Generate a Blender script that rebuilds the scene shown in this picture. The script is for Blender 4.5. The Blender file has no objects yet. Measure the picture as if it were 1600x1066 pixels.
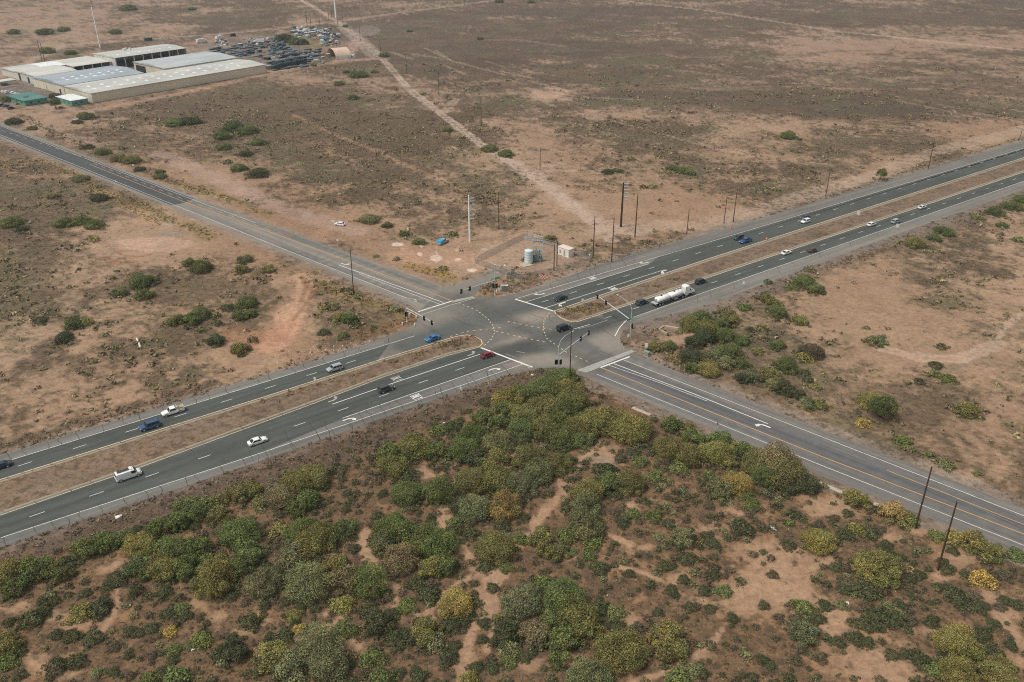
import bpy, math, random
import numpy as np
from mathutils import Vector, Matrix

# ------------------------------------------------------------------ camera, sky, sun, exposure
scene = bpy.context.scene
FPX, CX, CY, CAMH = 1325.0, 800.0, 533.0, 120.0
TH = math.atan(698.0 / FPX)
CT, ST = math.cos(TH), math.sin(TH)
cam_data = bpy.data.cameras.new("camera")
cam = bpy.data.objects.new("camera", cam_data)
scene.collection.objects.link(cam)
cam.location = (0, 0, CAMH)
cam.rotation_euler = (math.pi / 2 - TH, 0, 0)
cam_data.sensor_width = 36.0
cam_data.lens = 36.0 * FPX / 1600.0
cam_data.clip_start = 0.5
cam_data.clip_end = 30000
scene.camera = cam

world = bpy.data.worlds.new("World")
scene.world = world
world.use_nodes = True
wn = world.node_tree
wn.nodes.clear()
SUN_EL, SUN_AZ = math.radians(60), math.radians(-112)
sky = wn.nodes.new("ShaderNodeTexSky")
sky.sky_type = 'NISHITA'
sky.sun_disc = False
sky.sun_elevation = SUN_EL
sky.sun_rotation = SUN_AZ
sky.air_density = 1.0
sky.dust_density = 4.0
hsv = wn.nodes.new("ShaderNodeHueSaturation")      # overcast: the cloud layer greys the sky light
hsv.inputs["Saturation"].default_value = 0.15
bg = wn.nodes.new("ShaderNodeBackground")
bg.inputs["Strength"].default_value = 0.098
wo = wn.nodes.new("ShaderNodeOutputWorld")
wn.links.new(sky.outputs[0], hsv.inputs["Color"])
wn.links.new(hsv.outputs[0], bg.inputs[0])
wn.links.new(bg.outputs[0], wo.inputs[0])
sd = bpy.data.lights.new("sun", 'SUN')
sd.energy = 1.75
sd.angle = math.radians(16)
sd.color = (1.0, 0.95, 0.87)
sun = bpy.data.objects.new("sun", sd)
scene.collection.objects.link(sun)
sun.location = (0, 0, 300)
sdir = Vector((math.sin(SUN_AZ) * math.cos(SUN_EL), math.cos(SUN_AZ) * math.cos(SUN_EL), math.sin(SUN_EL)))
sun.rotation_euler = sdir.to_track_quat('Z', 'Y').to_euler()
scene.view_settings.view_transform = 'Standard'
scene.view_settings.look = 'None'
scene.view_settings.exposure = 0.34
scene.view_settings.gamma = 1.0
scene.render.film_transparent = False
scene.cycles.volume_bounces = 0
scene.cycles.use_denoising = False
scene.cycles.use_adaptive_sampling = False
scene.cycles.sample_clamp_indirect = 4.0
scene.cycles.pixel_filter_type = 'BLACKMAN_HARRIS'
scene.cycles.filter_width = 1.1
scene.cycles.max_bounces = 5
scene.cycles.diffuse_bounces = 3

rng = np.random.default_rng(11)
R = random.Random(5)
COL = scene.collection

# ------------------------------------------------------------------ survey of the place: photo pixel <-> ground point
def at(x, y, z=0.0):
    dx = (x - CX) / FPX; dy = -(y - CY) / FPX
    d = (dx, CT + dy * ST, -ST + dy * CT)
    t = (z - CAMH) / d[2]
    return Vector((d[0] * t, d[1] * t, z))
def to_px(X, Y, Z=0.0):
    Zr = Z - CAMH
    zf = Y * CT - Zr * ST
    u = Y * ST + Zr * CT
    return CX + FPX * X / zf, CY - FPX * u / zf
def depth_of(p):
    return p[1] * CT - (p[2] - CAMH) * ST
def px_poly(pts, z=0.0):
    return [at(a, b, z) for a, b in pts]
def in_poly(px, py, poly):
    inside = np.zeros(px.shape, bool)
    n = len(poly)
    for i in range(n):
        x0, y0 = poly[i]; x1, y1 = poly[(i + 1) % n]
        if y0 == y1: continue
        c = ((y0 > py) != (y1 > py)) & (px < (x1 - x0) * (py - y0) / (y1 - y0) + x0)
        inside ^= c
    return inside

def lin(h):
    v = [int(h[i:i + 2], 16) / 255 for i in (0, 2, 4)]
    return tuple((c / 12.92 if c <= 0.04045 else ((c + 0.055) / 1.055) ** 2.4) for c in v)

# ------------------------------------------------------------------ numpy noise
_tab = rng.random((512, 512))
def vnoise(x, y):
    xi = np.floor(x).astype(int); yi = np.floor(y).astype(int)
    fx = x - xi; fy = y - yi
    fx = fx * fx * (3 - 2 * fx); fy = fy * fy * (3 - 2 * fy)
    a = _tab[xi & 511, yi & 511]; b = _tab[(xi + 1) & 511, yi & 511]
    c = _tab[xi & 511, (yi + 1) & 511]; d = _tab[(xi + 1) & 511, (yi + 1) & 511]
    return (a * (1 - fx) + b * fx) * (1 - fy) + (c * (1 - fx) + d * fx) * fy
def fbm(x, y, s, o=4, off=0.0):
    r = 0; amp = 0.5; t = 0
    for k in range(o):
        f = 2.03 ** k / s
        r = r + amp * vnoise(x * f + 17.3 * k + off, y * f - 9.7 * k + off * 1.7); t += amp; amp *= 0.55
    return r / t
def sst(a, b, x):
    t = np.clip((x - a) / (b - a), 0, 1)
    return t * t * (3 - 2 * t)

# ------------------------------------------------------------------ materials
MATS = {}
def pmat(name, color, rough=0.8, metal=0.0, noise=0.0, nscale=1.0, spec=0.3, coat=0.0, alpha=1.0, emit=None, bump=0.0):
    if name in MATS: return MATS[name]
    m = bpy.data.materials.new(name); m.use_nodes = True
    nt = m.node_tree; b = nt.nodes["Principled BSDF"]
    c = lin(color) if isinstance(color, str) else color
    b.inputs["Base Color"].default_value = (*c, 1)
    b.inputs["Roughness"].default_value = rough
    b.inputs["Metallic"].default_value = metal
    b.inputs["Specular IOR Level"].default_value = spec
    if coat: b.inputs["Coat Weight"].default_value = coat
    if emit: b.inputs["Emission Color"].default_value = (*lin(emit), 1); b.inputs["Emission Strength"].default_value = 1.0
    if noise:
        tc = nt.nodes.new("ShaderNodeTexCoord")
        n = nt.nodes.new("ShaderNodeTexNoise"); n.inputs["Scale"].default_value = nscale; n.inputs["Detail"].default_value = 5
        n.inputs["Roughness"].default_value = 0.65
        nt.links.new(tc.outputs["Object"], n.inputs["Vector"])
        mr = nt.nodes.new("ShaderNodeMapRange")
        mr.inputs[1].default_value = 0.3; mr.inputs[2].default_value = 0.7
        mr.inputs[3].default_value = 1 - noise; mr.inputs[4].default_value = 1 + noise
        nt.links.new(n.outputs["Fac"], mr.inputs[0])
        mx = nt.nodes.new("ShaderNodeVectorMath"); mx.operation = 'SCALE'
        mx.inputs[0].default_value = c
        nt.links.new(mr.outputs[0], mx.inputs["Scale"])
        nt.links.new(mx.outputs[0], b.inputs["Base Color"])
        if bump:
            bp = nt.nodes.new("ShaderNodeBump"); bp.inputs["Strength"].default_value = bump
            nt.links.new(n.outputs["Fac"], bp.inputs["Height"]); nt.links.new(bp.outputs[0], b.inputs["Normal"])
    MATS[name] = m
    return m

def attr_ground_mat(name, attr, fine=0.16, scales=((0.9, 0.5), (0.22, 0.5)), rough=0.95, bump=0.0, spec=0.15, streak=None):
    """surface whose own colour is stored on its points, broken up by fine grain"""
    m = bpy.data.materials.new(name); m.use_nodes = True
    nt = m.node_tree; b = nt.nodes["Principled BSDF"]
    b.inputs["Roughness"].default_value = rough
    b.inputs["Specular IOR Level"].default_value = spec
    a = nt.nodes.new("ShaderNodeAttribute"); a.attribute_name = attr
    tc = nt.nodes.new("ShaderNodeTexCoord")
    prev = a.outputs["Color"]
    for s, w in scales:
        n = nt.nodes.new("ShaderNodeTexNoise"); n.inputs["Scale"].default_value = s
        n.inputs["Detail"].default_value = 4; n.inputs["Roughness"].default_value = 0.7
        nt.links.new(tc.outputs["Object"], n.inputs["Vector"])
        mr = nt.nodes.new("ShaderNodeMapRange")
        mr.inputs[1].default_value = 0.28; mr.inputs[2].default_value = 0.72
        mr.inputs[3].default_value = 1 - fine * 2 * w; mr.inputs[4].default_value = 1 + fine * 2 * w
        nt.links.new(n.outputs["Fac"], mr.inputs[0])
        v = nt.nodes.new("ShaderNodeVectorMath"); v.operation = 'SCALE'
        nt.links.new(prev, v.inputs[0]); nt.links.new(mr.outputs[0], v.inputs["Scale"])
        prev = v.outputs[0]
    if streak is not None:      # wear drawn out along the direction of travel
        mp = nt.nodes.new("ShaderNodeMapping"); mp.inputs["Rotation"].default_value = (0, 0, -streak); nt.links.new(tc.outputs["Object"], mp.inputs[0])
        for sc_, lo_, hi_ in (((.012, .55, 1), .84, 1.16), ((.05, 2.2, 1), .92, 1.09)):
            m2 = nt.nodes.new("ShaderNodeMapping"); m2.inputs["Scale"].default_value = sc_; nt.links.new(mp.outputs[0], m2.inputs[0])
            n = nt.nodes.new("ShaderNodeTexNoise"); n.inputs["Scale"].default_value = 1; n.inputs["Detail"].default_value = 3; nt.links.new(m2.outputs[0], n.inputs["Vector"])
            mr = nt.nodes.new("ShaderNodeMapRange"); mr.inputs[1].default_value = .33; mr.inputs[2].default_value = .67; mr.inputs[3].default_value = lo_; mr.inputs[4].default_value = hi_
            nt.links.new(n.outputs["Fac"], mr.inputs[0]); v = nt.nodes.new("ShaderNodeVectorMath"); v.operation = 'SCALE'
            nt.links.new(prev, v.inputs[0]); nt.links.new(mr.outputs[0], v.inputs["Scale"]); prev = v.outputs[0]
    nt.links.new(prev, b.inputs["Base Color"])
    return m

# ------------------------------------------------------------------ object helpers
def tag(o, label=None, cat=None, group=None, kind=None):
    if label: o["label"] = label
    if cat: o["category"] = cat
    if group: o["group"] = group
    if kind: o["kind"] = kind
    return o
def link(name, me, parent=None):
    o = bpy.data.objects.new(name, me); COL.objects.link(o)
    if parent is not None: o.parent = parent
    return o
def empty(name, loc=(0, 0, 0), rz=0.0):
    o = bpy.data.objects.new(name, None); COL.objects.link(o)
    o.location = loc; o.rotation_euler = (0, 0, rz); o.empty_display_size = 0.5
    return o
def np_mesh(name, V, Q, face_attrs=None, vert_color=None, n=4):
    me = bpy.data.meshes.new(name)
    V = np.asarray(V, np.float32); Q = np.asarray(Q, np.int32)
    me.vertices.add(len(V)); me.vertices.foreach_set("co", V.ravel())
    me.loops.add(Q.size); me.loops.foreach_set("vertex_index", Q.ravel())
    me.polygons.add(len(Q)); me.polygons.foreach_set("loop_start", np.arange(0, Q.size, n, dtype=np.int32))
    me.polygons.foreach_set("loop_total", np.full(len(Q), n, np.int32))
    for k, v in (face_attrs or {}).items():
        if v.ndim == 1:
            a = me.attributes.new(k, 'FLOAT', 'FACE'); a.data.foreach_set("value", v.astype(np.float32))
        else:
            a = me.attributes.new(k, 'FLOAT_COLOR', 'FACE')
            a.data.foreach_set("color", np.concatenate([v, np.ones((len(v), 1))], 1).astype(np.float32).ravel())
    if vert_color is not None:
        k, v = vert_color
        a = me.attributes.new(k, 'FLOAT_COLOR', 'POINT')
        a.data.foreach_set("color", np.concatenate([v, np.ones((len(v), 1))], 1).astype(np.float32).ravel())
    me.update(calc_edges=True)
    return me

class MB:
    """collects simple solids, then links them as ONE mesh object"""
    def __init__(s): s.v = []; s.f = []; s.m = []; s.mats = []
    def mi(s, mat):
        if mat not in s.mats: s.mats.append(mat)
        return s.mats.index(mat)
    def add(s, vs, fs, mat):
        b = len(s.v); k = s.mi(mat)
        s.v += [tuple(v) for v in vs]
        for f in fs: s.f.append([b + i for i in f]); s.m.append(k)
        return s
    def box(s, c, d, mat, rz=0.0, M=None):
        x, y, z = d[0] / 2, d[1] / 2, d[2] / 2
        vs = [Vector((a, b, e)) for a in (-x, x) for b in (-y, y) for e in (-z, z)]
        T = Matrix.Translation(Vector(c)) @ Matrix.Rotation(rz, 4, 'Z')
        if M is not None: T = M @ T
        return s.add([T @ v for v in vs], [(0, 1, 3, 2), (4, 6, 7, 5), (0, 4, 5, 1), (2, 3, 7, 6), (0, 2, 6, 4), (1, 5, 7, 3)], mat)
    def tube(s, pts, radii, mat, n=8, caps=True):
        pts = [Vector(p) for p in pts]
        if not hasattr(radii, '__len__'): radii = [radii] * len(pts)
        vs = []; prev = None
        for i, p in enumerate(pts):
            a = pts[max(i - 1, 0)]; b = pts[min(i + 1, len(pts) - 1)]
            d = (b - a).normalized()
            if prev is None:
                u = d.cross(Vector((0, 0, 1)))
                if u.length < 0.05: u = d.cross(Vector((1, 0, 0)))
            else: u = prev - d * prev.dot(d)
            u.normalize(); prev = u; w = d.cross(u)
            for k in range(n):
                t = 2 * math.pi * k / n
                vs.append(p + (u * math.cos(t) + w * math.sin(t)) * radii[i])
        fs = []
        for i in range(len(pts) - 1):
            for k in range(n):
                fs.append((i * n + k, i * n + (k + 1) % n, (i + 1) * n + (k + 1) % n, (i + 1) * n + k))
        if caps: fs.append(tuple(range(n))[::-1]); fs.append(tuple(range((len(pts) - 1) * n, len(pts) * n)))
        return s.add(vs, fs, mat)
    def prism(s, poly, z0, z1, mat):
        n = len(poly)
        vs = [(p[0], p[1], z0) for p in poly] + [(p[0], p[1], z1) for p in poly]
        fs = [tuple(range(n))[::-1], tuple(range(n, 2 * n))] + [(i, (i + 1) % n, n + (i + 1) % n, n + i) for i in range(n)]
        return s.add(vs, fs, mat)
    def mesh(s, name, smooth=False):
        me = bpy.data.meshes.new(name)
        me.from_pydata(s.v, [], s.f)
        for m in s.mats: me.materials.append(m)
        me.polygons.foreach_set("material_index", s.m)
        if smooth: me.polygons.foreach_set("use_smooth", [True] * len(s.f))
        me.update()
        return me
    def build(s, name, parent=None, smooth=False):
        return link(name, s.mesh(name, smooth), parent)

def copy_tree(o, parent=None):
    c = o.copy(); COL.objects.link(c)
    if parent is not None: c.parent = parent
    for ch in list(o.children): copy_tree(ch, c)
    return c
# ------------------------------------------------------------------ surveyed lines of the junction (photo pixels of ground points)
U_OUT_L = [(-260, 793), (0, 711), (400, 591), (600, 529)]
U_WHT_L = [(-260, 804), (7.6, 721.9), (400, 601.5), (648, 525)]
U_YEL_L = [(-260, 829), (0, 749.7), (400, 624.3), (600, 560.3), (705, 528)]
U_MED_L = [(-260, 832), (0, 753), (400, 627.5), (600, 563.5), (705, 531)]
L_MED_L = [(-260, 888), (0, 801), (220, 725.5), (400, 659.5), (500, 623), (600, 585), (700, 552), (748, 541)]
L_YEL_L = [(-260, 892), (0, 805.5), (220, 730), (400, 664), (500, 627), (600, 589), (700, 555.5), (748, 543)]
L_WHT_L = [(-260, 931), (0, 840.9), (400, 710.5), (750, 592.5), (815.7, 569.7)]
L_OUT_L = [(-260, 948), (0, 856), (400, 723), (750, 600), (800, 584)]
U_OUT_R = [(804, 460), (840, 450), (940, 413), (990, 397), (1100, 367), (1600, 220), (1860, 142)]
U_WHT_R = [(806, 467), (1030, 401), (1100, 381), (1600, 231.6), (1860, 153.6)]
U_RTL = [(822, 472), (1014, 412.4)]
U_LTL = [(851, 481.5), (1038, 421.6)]
U_YEL_R = [(866, 486), (1100, 406.6), (1600, 246.3), (1860, 163)]
U_MED_R = [(866, 489.5), (1100, 410), (1600, 249), (1860, 165.5)]
L_MED_R = [(904, 499.5), (1020, 461), (1100, 433), (1600, 266.5), (1860, 179.5)]
L_YEL_R = [(904, 502.4), (1020, 464), (1100, 436), (1600, 269), (1860, 182)]
L_WHT_R = [(988, 496.4), (1100, 457), (1600, 283.1), (1860, 193)]
L_OUT_R = [(1000, 504), (1100, 479), (1350, 385), (1600, 296), (1860, 203)]
N_OUT_T = [(-260, 88), (0, 192), (303, 308), (470, 369), (680, 444), (694, 450.6)]
N_WHT_T = [(-260, 94), (0, 196.6), (300, 311.5), (400, 349)]
N_YEL = [(140, 257), (281, 313), (500, 391), (707, 470.5)]
N_WHT_B = [(-260, 106), (0, 210.6), (440, 388), (635, 466)]
N_OUT_B = [(-260, 112), (0, 216), (500, 418), (640, 477), (654, 489)]
S_OUT_T = [(984, 550), (1280, 670), (1600, 794), (1860, 895)]
S_WHT_T = [(975, 563), (1200, 650), (1600, 806.3), (1860, 907)]
S_YEL = [(940, 575), (1280, 712), (1600, 835), (1860, 938)]
S_WHT_B = [(932.5, 585), (1280, 726), (1600, 852.5), (1860, 955)]
S_OUT_B = [(905, 584), (1280, 742), (1600, 868), (1860, 972)]
def _extend(L):       # the roads run on past the frame
    (xa, ya), (xb, yb) = L[-2], L[-1]
    if xb == 1860: L.append((2450, yb + (yb - ya) / (xb - xa) * 590))
    (xa, ya), (xb, yb) = L[1], L[0]
    if xb == -260: L.insert(0, (-700, yb + (yb - ya) / (xb - xa) * -440))
for _l in (U_OUT_L, U_WHT_L, U_YEL_L, U_MED_L, L_MED_L, L_YEL_L, L_WHT_L, L_OUT_L, U_OUT_R, U_WHT_R, U_YEL_R, U_MED_R, L_MED_R, L_YEL_R, L_WHT_R, L_OUT_R,
           N_OUT_T, N_WHT_T, N_WHT_B, N_OUT_B, S_OUT_T, S_WHT_T, S_YEL, S_WHT_B, S_OUT_B): _extend(_l)
rev = lambda p: list(reversed(p))
ROAD_POLYS = [U_OUT_L + rev(U_MED_L), L_MED_L + rev(L_OUT_L), U_OUT_R + rev(U_MED_R), L_MED_R + rev(L_OUT_R),
              N_OUT_T + rev(N_OUT_B), S_OUT_T + rev(S_OUT_B)]
INTER = [(600, 528), (628, 516), (645, 508), (652, 500), (653, 488), (694, 450), (720, 443.5), (770, 427), (785, 430), (756, 446), (739, 463),
         (778, 464), (806, 459), (840, 452), (866, 486), (870, 492), (876, 497.5), (884, 501), (892, 502.8), (904, 501), (940, 488), (985, 488), (1000, 503), (985, 508), (970, 520),
         (969, 532), (977, 545), (988, 547), (984, 557), (930, 590), (905, 585), (900, 577.5), (868, 574), (840, 576.5), (796, 586), (740, 566), (749, 542),
         (757, 538), (752, 531), (742, 526.5), (729, 524), (705, 529), (640, 551), (600, 562)]
ROAD_POLYS.append(INTER)
MEDIAN_L = U_MED_L + [(729, 526), (742, 528), (751, 533), (754, 537.5), (748, 541.5)] + rev(L_MED_L)
MEDIAN_R = [(868, 489)] + U_MED_R[1:] + rev(L_MED_R) + [(893, 500.5), (884, 498.5), (876, 495)]

def on_road(px, py):
    m = np.zeros(px.shape, bool)
    for p in ROAD_POLYS: m |= in_poly(px, py, p)
    return m

def seg_dist(X, Y, pts):
    """distance from points to a polyline, all in metres on the ground"""
    best = np.full(X.shape, 1e9)
    for (x0, y0), (x1, y1) in zip(pts, pts[1:]):
        dx, dy = x1 - x0, y1 - y0
        t = np.clip(((X - x0) * dx + (Y - y0) * dy) / (dx * dx + dy * dy + 1e-9), 0, 1)
        best = np.minimum(best, np.hypot(X - x0 - t * dx, Y - y0 - t * dy))
    return best
def wline(pts): return [tuple(at(a, b)[:2]) for a, b in pts]

# darker, brush-covered soil (+) and bare soil (-): x, y, half width, half height in photo pixels, amount
BLOBS = [
 (900, 45, 380, 40, .34), (640, 62, 110, 22, .30), (1250, 158, 260, 24, .42), (1080, 108, 170, 28, .20), (1420, 25, 260, 18, .30),
 (1500, 175, 120, 14, .35), (980, 160, 180, 14, .12), (700, 100, 70, 26, .28), (760, 80, 120, 30, .15), (600, 262, 120, 40, .30),
 (430, 210, 90, 40, .28), (640, 220, 120, 30, .12), (470, 150, 130, 22, .16), (860, 270, 60, 16, .2), (1080, 265, 60, 12, .15),
 (1300, 235, 60, 12, .35), (1290, 262, 70, 10, .3), (1180, 300, 90, 12, .1), (320, 175, 60, 18, .25), (190, 215, 60, 14, .2),
 (1350, 195, 180, 14, -.2), (1400, 68, 260, 10, -.5), (1250, 90, 200, 14, -.2), (1000, 330, 120, 22, -.45), (860, 325, 80, 30, -.45),
 (670, 405, 110, 26, -.55), (800, 385, 80, 30, -.35), (260, 372, 130, 40, -.6), (455, 500, 40, 46, -.5), (400, 540, 80, 30, -.3),
 (430, 355, 140, 26, -.35), (560, 355, 60, 24, -.35), (150, 260, 60, 30, -.25), (330, 290, 90, 18, -.25), (250, 250, 60, 16, -.2),
 (700, 150, 60, 20, -.15), (860, 148, 70, 16, -.4), (1000, 180, 90, 14, -.3), (60, 30, 120, 16, -.25), (470, 18, 30, 20, -.2),
 (60, 330, 80, 30, .1), (110, 500, 60, 24, .18), (60, 560, 40, 60, .15), (110, 570, 60, 20, .2), (180, 600, 60, 20, .12), (330, 440, 80, 30, .05),
 (230, 545, 60, 20, .12), (40, 470, 60, 30, .12), (270, 330, 30, 10, -.3), (130, 440, 40, 16, -.25), (320, 560, 90, 20, -.1),
 (1500, 425, 110, 34, .26), (1560, 440, 60, 30, .1), (1470, 478, 60, 18, .3), (1330, 380, 60, 16, .2), (1420, 510, 120, 30, -.2), (1450, 555, 110, 16, -.45),
 (1150, 480, 90, 40, -.25), (1300, 480, 120, 60, -.18), (1500, 700, 120, 50, -.15), (1440, 630, 60, 16, .3), (1060, 520, 45, 18, -.3),
 (1150, 560, 120, 50, .08), (1250, 600, 40, 20, .1),
]
# foreground: paths and bare earth
BARE = [(1058, 905, 22, 13), (1085, 930, 30, 14), (1150, 945, 60, 24), (1190, 905, 60, 34), (1250, 930, 50, 30), (1310, 960, 26, 26), (1350, 1030, 60, 34),
        (1390, 1050, 50, 26), (1300, 985, 22, 16), (1120, 830, 36, 14), (1330, 780, 60, 18), (1290, 800, 40, 16), (1400, 835, 50, 14), (1460, 820, 40, 10), (1470, 900, 18, 12),
        (1230, 870, 60, 16), (985, 788, 14, 10), (700, 805, 22, 12), (690, 825, 14, 14), (930, 700, 30, 8), (950, 715, 24, 10), (870, 752, 20, 10), (760, 905, 22, 24),
        (775, 890, 20, 14), (765, 950, 18, 16), (585, 868, 10, 20), (565, 850, 12, 12), (520, 865, 16, 6), (165, 888, 22, 8), (190, 880, 14, 8), (30, 950, 30, 12), (80, 960, 30, 12), (120, 975, 26, 10), (340, 965, 26, 10),
        (310, 945, 18, 10), (380, 985, 30, 12), (60, 1035, 30, 18), (100, 1050, 30, 14), (420, 970, 14, 8), (500, 985, 18, 8), (655, 740, 14, 8), (665, 730, 8, 14), (790, 700, 5, 14), (675, 745, 50, 6),
        (855, 850, 12, 8), (895, 870, 12, 8), (1000, 855, 30, 8), (860, 640, 1, 1), (1000, 1030, 30, 14), (830, 1040, 50, 14), (900, 1030, 30, 12), (980, 975, 16, 8), (990, 965, 16, 8),
        (1500, 870, 50, 16), (1560, 930, 40, 12), (1590, 1040, 24, 30), (1440, 985, 40, 10), (1580, 960, 30, 14), (1150, 800, 30, 10), (1190, 855, 40, 10), (545, 1000, 20, 14), (560, 1015, 18, 12)]
TRAILS = [([(790, 690), (797, 712), (783, 740)], 2.2), ([(700, 800), (690, 830), (715, 850), (735, 870)], 1.6), ([(880, 770), (850, 800), (830, 830), (805, 850), (800, 870), (775, 905), (765, 940), (745, 970), (733, 1000), (725, 1040), (722, 1080)], 2.3),
          ([(765, 940), (768, 980), (762, 1015)], 1.4), ([(730, 905), (700, 925), (672, 955), (655, 965), (640, 945)], 1.4), ([(672, 955), (690, 985), (690, 1005)], 1.2),
          ([(905, 800), (935, 830), (985, 850)], 1.2), ([(965, 885), (1000, 893), (1030, 905)], 1.0), ([(180, 905), (182, 950), (160, 985), (130, 1010)], 1.2), ([(570, 830), (568, 870), (600, 900), (618, 920), (615, 945)], 1.6),
          ([(1310, 860), (1290, 880), (1260, 890)], 1.0), ([(990, 1066), (1040, 1050), (1100, 1020), (1128, 985)], 1.6), ([(540, 960), (500, 985), (460, 1000)], 1.3), ([(880, 760), (905, 720), (930, 700)], 1.6),
          ([(1560, 960), (1600, 1010)], 2.0), ([(600, 915), (560, 920), (510, 960)], 1.2)]
DIRT_ROADS = [  # polyline, half width in metres, colour, strength
 ([(440, -18), (470, 0), (505, 20), (530, 36), (562, 60), (600, 95), (640, 140), (690, 178), (750, 225), (800, 255), (840, 280), (900, 325), (940, 358), (955, 375)], 3.0, 'b29d8b', .82), ([(800, 255), (840, 280), (870, 303), (905, 328), (950, 356), (1000, 362)], 5.5, 'ad9785', .55),
 ([(530, 36), (548, 52), (566, 66), (590, 90)], 7.5, 'a8978a', .6),
 ([(690, 178), (705, 163), (714, 155)], 3.0, 'b09784', .6), ([(840, 280), (852, 262), (870, 258)], 5, 'b09784', .5),
 ([(560, 62), (548, 80), (530, 95), (600, 92)], 5.5, 'b7978a', .6),
 ([(0, 120), (100, 70), (250, 60), (360, 52), (440, 44), (530, 33), (640, 18), (770, 1), (900, -16)], 4.5, 'a89384', .7),
 ([(60, 190), (150, 172), (300, 142), (430, 112), (500, 101), (560, 93)], 5.0, 'a58772', .75),
 ([(150, 172), (100, 172), (0, 160)], 6.0, '9c8474', .6),
 ([(900, -10), (960, 0), (1100, 16), (1300, 48), (1600, 79), (1860, 100)], 4.0, 'b8a08e', .6),
 ([(880, 268), (960, 266), (1040, 262)], 1.5, 'b89c85', .4),
 ([(930, 366), (1010, 352), (1100, 352), (1170, 333), (1260, 306), (1380, 272), (1450, 240), (1600, 203), (1860, 128)], 6.0, 'a8907c', .62),
 ([(900, 175), (1000, 200), (1100, 228), (1180, 245)], 1.0, 'b89c85', .45),
 ([(1395, 150), (1500, 170), (1600, 192)], 1.2, 'b89c85', .5), ([(1400, 157), (1500, 178), (1560, 192)], 1.0, 'b89c85', .5),
 ([(1600, 496), (1570, 520), (1556, 540), (1520, 560), (1495, 572), (1470, 580)], 2.0, '84705c', .75),
 ([(1560, 536), (1500, 562), (1440, 560), (1380, 545)], 2.4, 'bba089', .65), ([(1600, 488), (1570, 512), (1552, 532)], 1.2, 'bba089', .6),
 ([(730, 300), (640, 260), (560, 225), (510, 205), (460, 180)], 1.6, 'b58f73', .45),
 ([(250, 240), (330, 275), (420, 318), (500, 345), (560, 360)], 6.0, 'a68d7f', .5),
 ([(0, 178), (70, 200), (150, 232)], 5.0, 'a2897a', .5),
 ([(700, 452), (742, 440), (775, 427)], 4.5, '8f857a', .6), ([(640, 400), (700, 402), (745, 405)], 8.0, 'b99278', .4),
 ([(455, 505), (470, 470), (478, 445), (470, 432)], 3.0, 'b08d72', .8), ([(430, 440), (470, 432), (520, 436)], 2.5, 'ad8e78', .5), ([(452, 508), (420, 530), (395, 535)], 4, '8a6144', .5), ([(430, 540), (445, 515), (455, 505)], 5.0, 'bf9277', .5),
 ([(120, 510), (80, 530), (55, 545), (50, 590)], 1.3, '77604f', .5), ([(0, 560), (60, 548)], 1.0, '77604f', .4),
 ([(330, 450), (240, 480), (170, 490), (110, 510)], .8, '7d6655', .3),
]
_rs = random.Random(4)
for _k in range(30):        # old furrows left in the far field
    _x, _y = 600 + _k * 9 + _rs.uniform(-14, 14), 70 + _rs.uniform(0, 55) + _k * .8
    DIRT_ROADS.append(([(_x, _y), (_x + _rs.uniform(25, 80), _y + _rs.uniform(8, 24))], _rs.uniform(1.0, 2.4), _rs.choice(['504539', '504539', 'a58f7a']), .55))
for _k in range(16):
    _x, _y = 1330 + _k * 17, 148 + _k * 2.2 + _rs.uniform(-10, 16)
    DIRT_ROADS.append(([(_x, _y), (_x + _rs.uniform(40, 110), _y + _rs.uniform(6, 16))], _rs.uniform(1.0, 2.2), _rs.choice(['504539', '504539', 'a58f7a']), .55))
for _k in range(34):
    _x, _y = _rs.uniform(560, 1500), _rs.uniform(20, 190)
    DIRT_ROADS.append(([(_x, _y), (_x + _rs.uniform(20, 60), _y + _rs.uniform(-4, 8)), (_x + _rs.uniform(70, 120), _y + _rs.uniform(-4, 12))], _rs.uniform(2.0, 5.0), _rs.choice(['4f443a', '4f443a', '5a5342', '9c8775']), .45))
TRACKS = [([(215, 392), (195, 391), (186, 394), (188, 398), (205, 401), (225, 400)], .35), ([(235, 398), (205, 404), (192, 402)], .3), ([(162, 402), (165, 410), (180, 413), (215, 408)], .35), ([(170, 400), (173, 407), (190, 410)], .3),
          ([(480, 440), (487, 455), (482, 470), (468, 488), (458, 500)], .4), ([(472, 432), (478, 450), (470, 472)], .4), ([(1385, 314), (1393, 330)], .4), ([(1393, 312), (1400, 326)], .4)]
VERGES = [  # along the roads: gravel, dry grass and ditch soil
 (S_OUT_B, 4.5, '83766b', .75), (S_OUT_T, 3.5, '8b7d70', .7), (N_OUT_B, 3.5, '8a7b6e', .6), (N_OUT_T, 3.0, '8c7c6e', .5),
 (U_OUT_L, 2.2, '8a7d70', .6), (U_OUT_R, 4.0, '85796f', .75), (L_OUT_R, 5.5, '7b6f66', .7), (L_OUT_L, 3.0, '75665a', .7),
]
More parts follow.
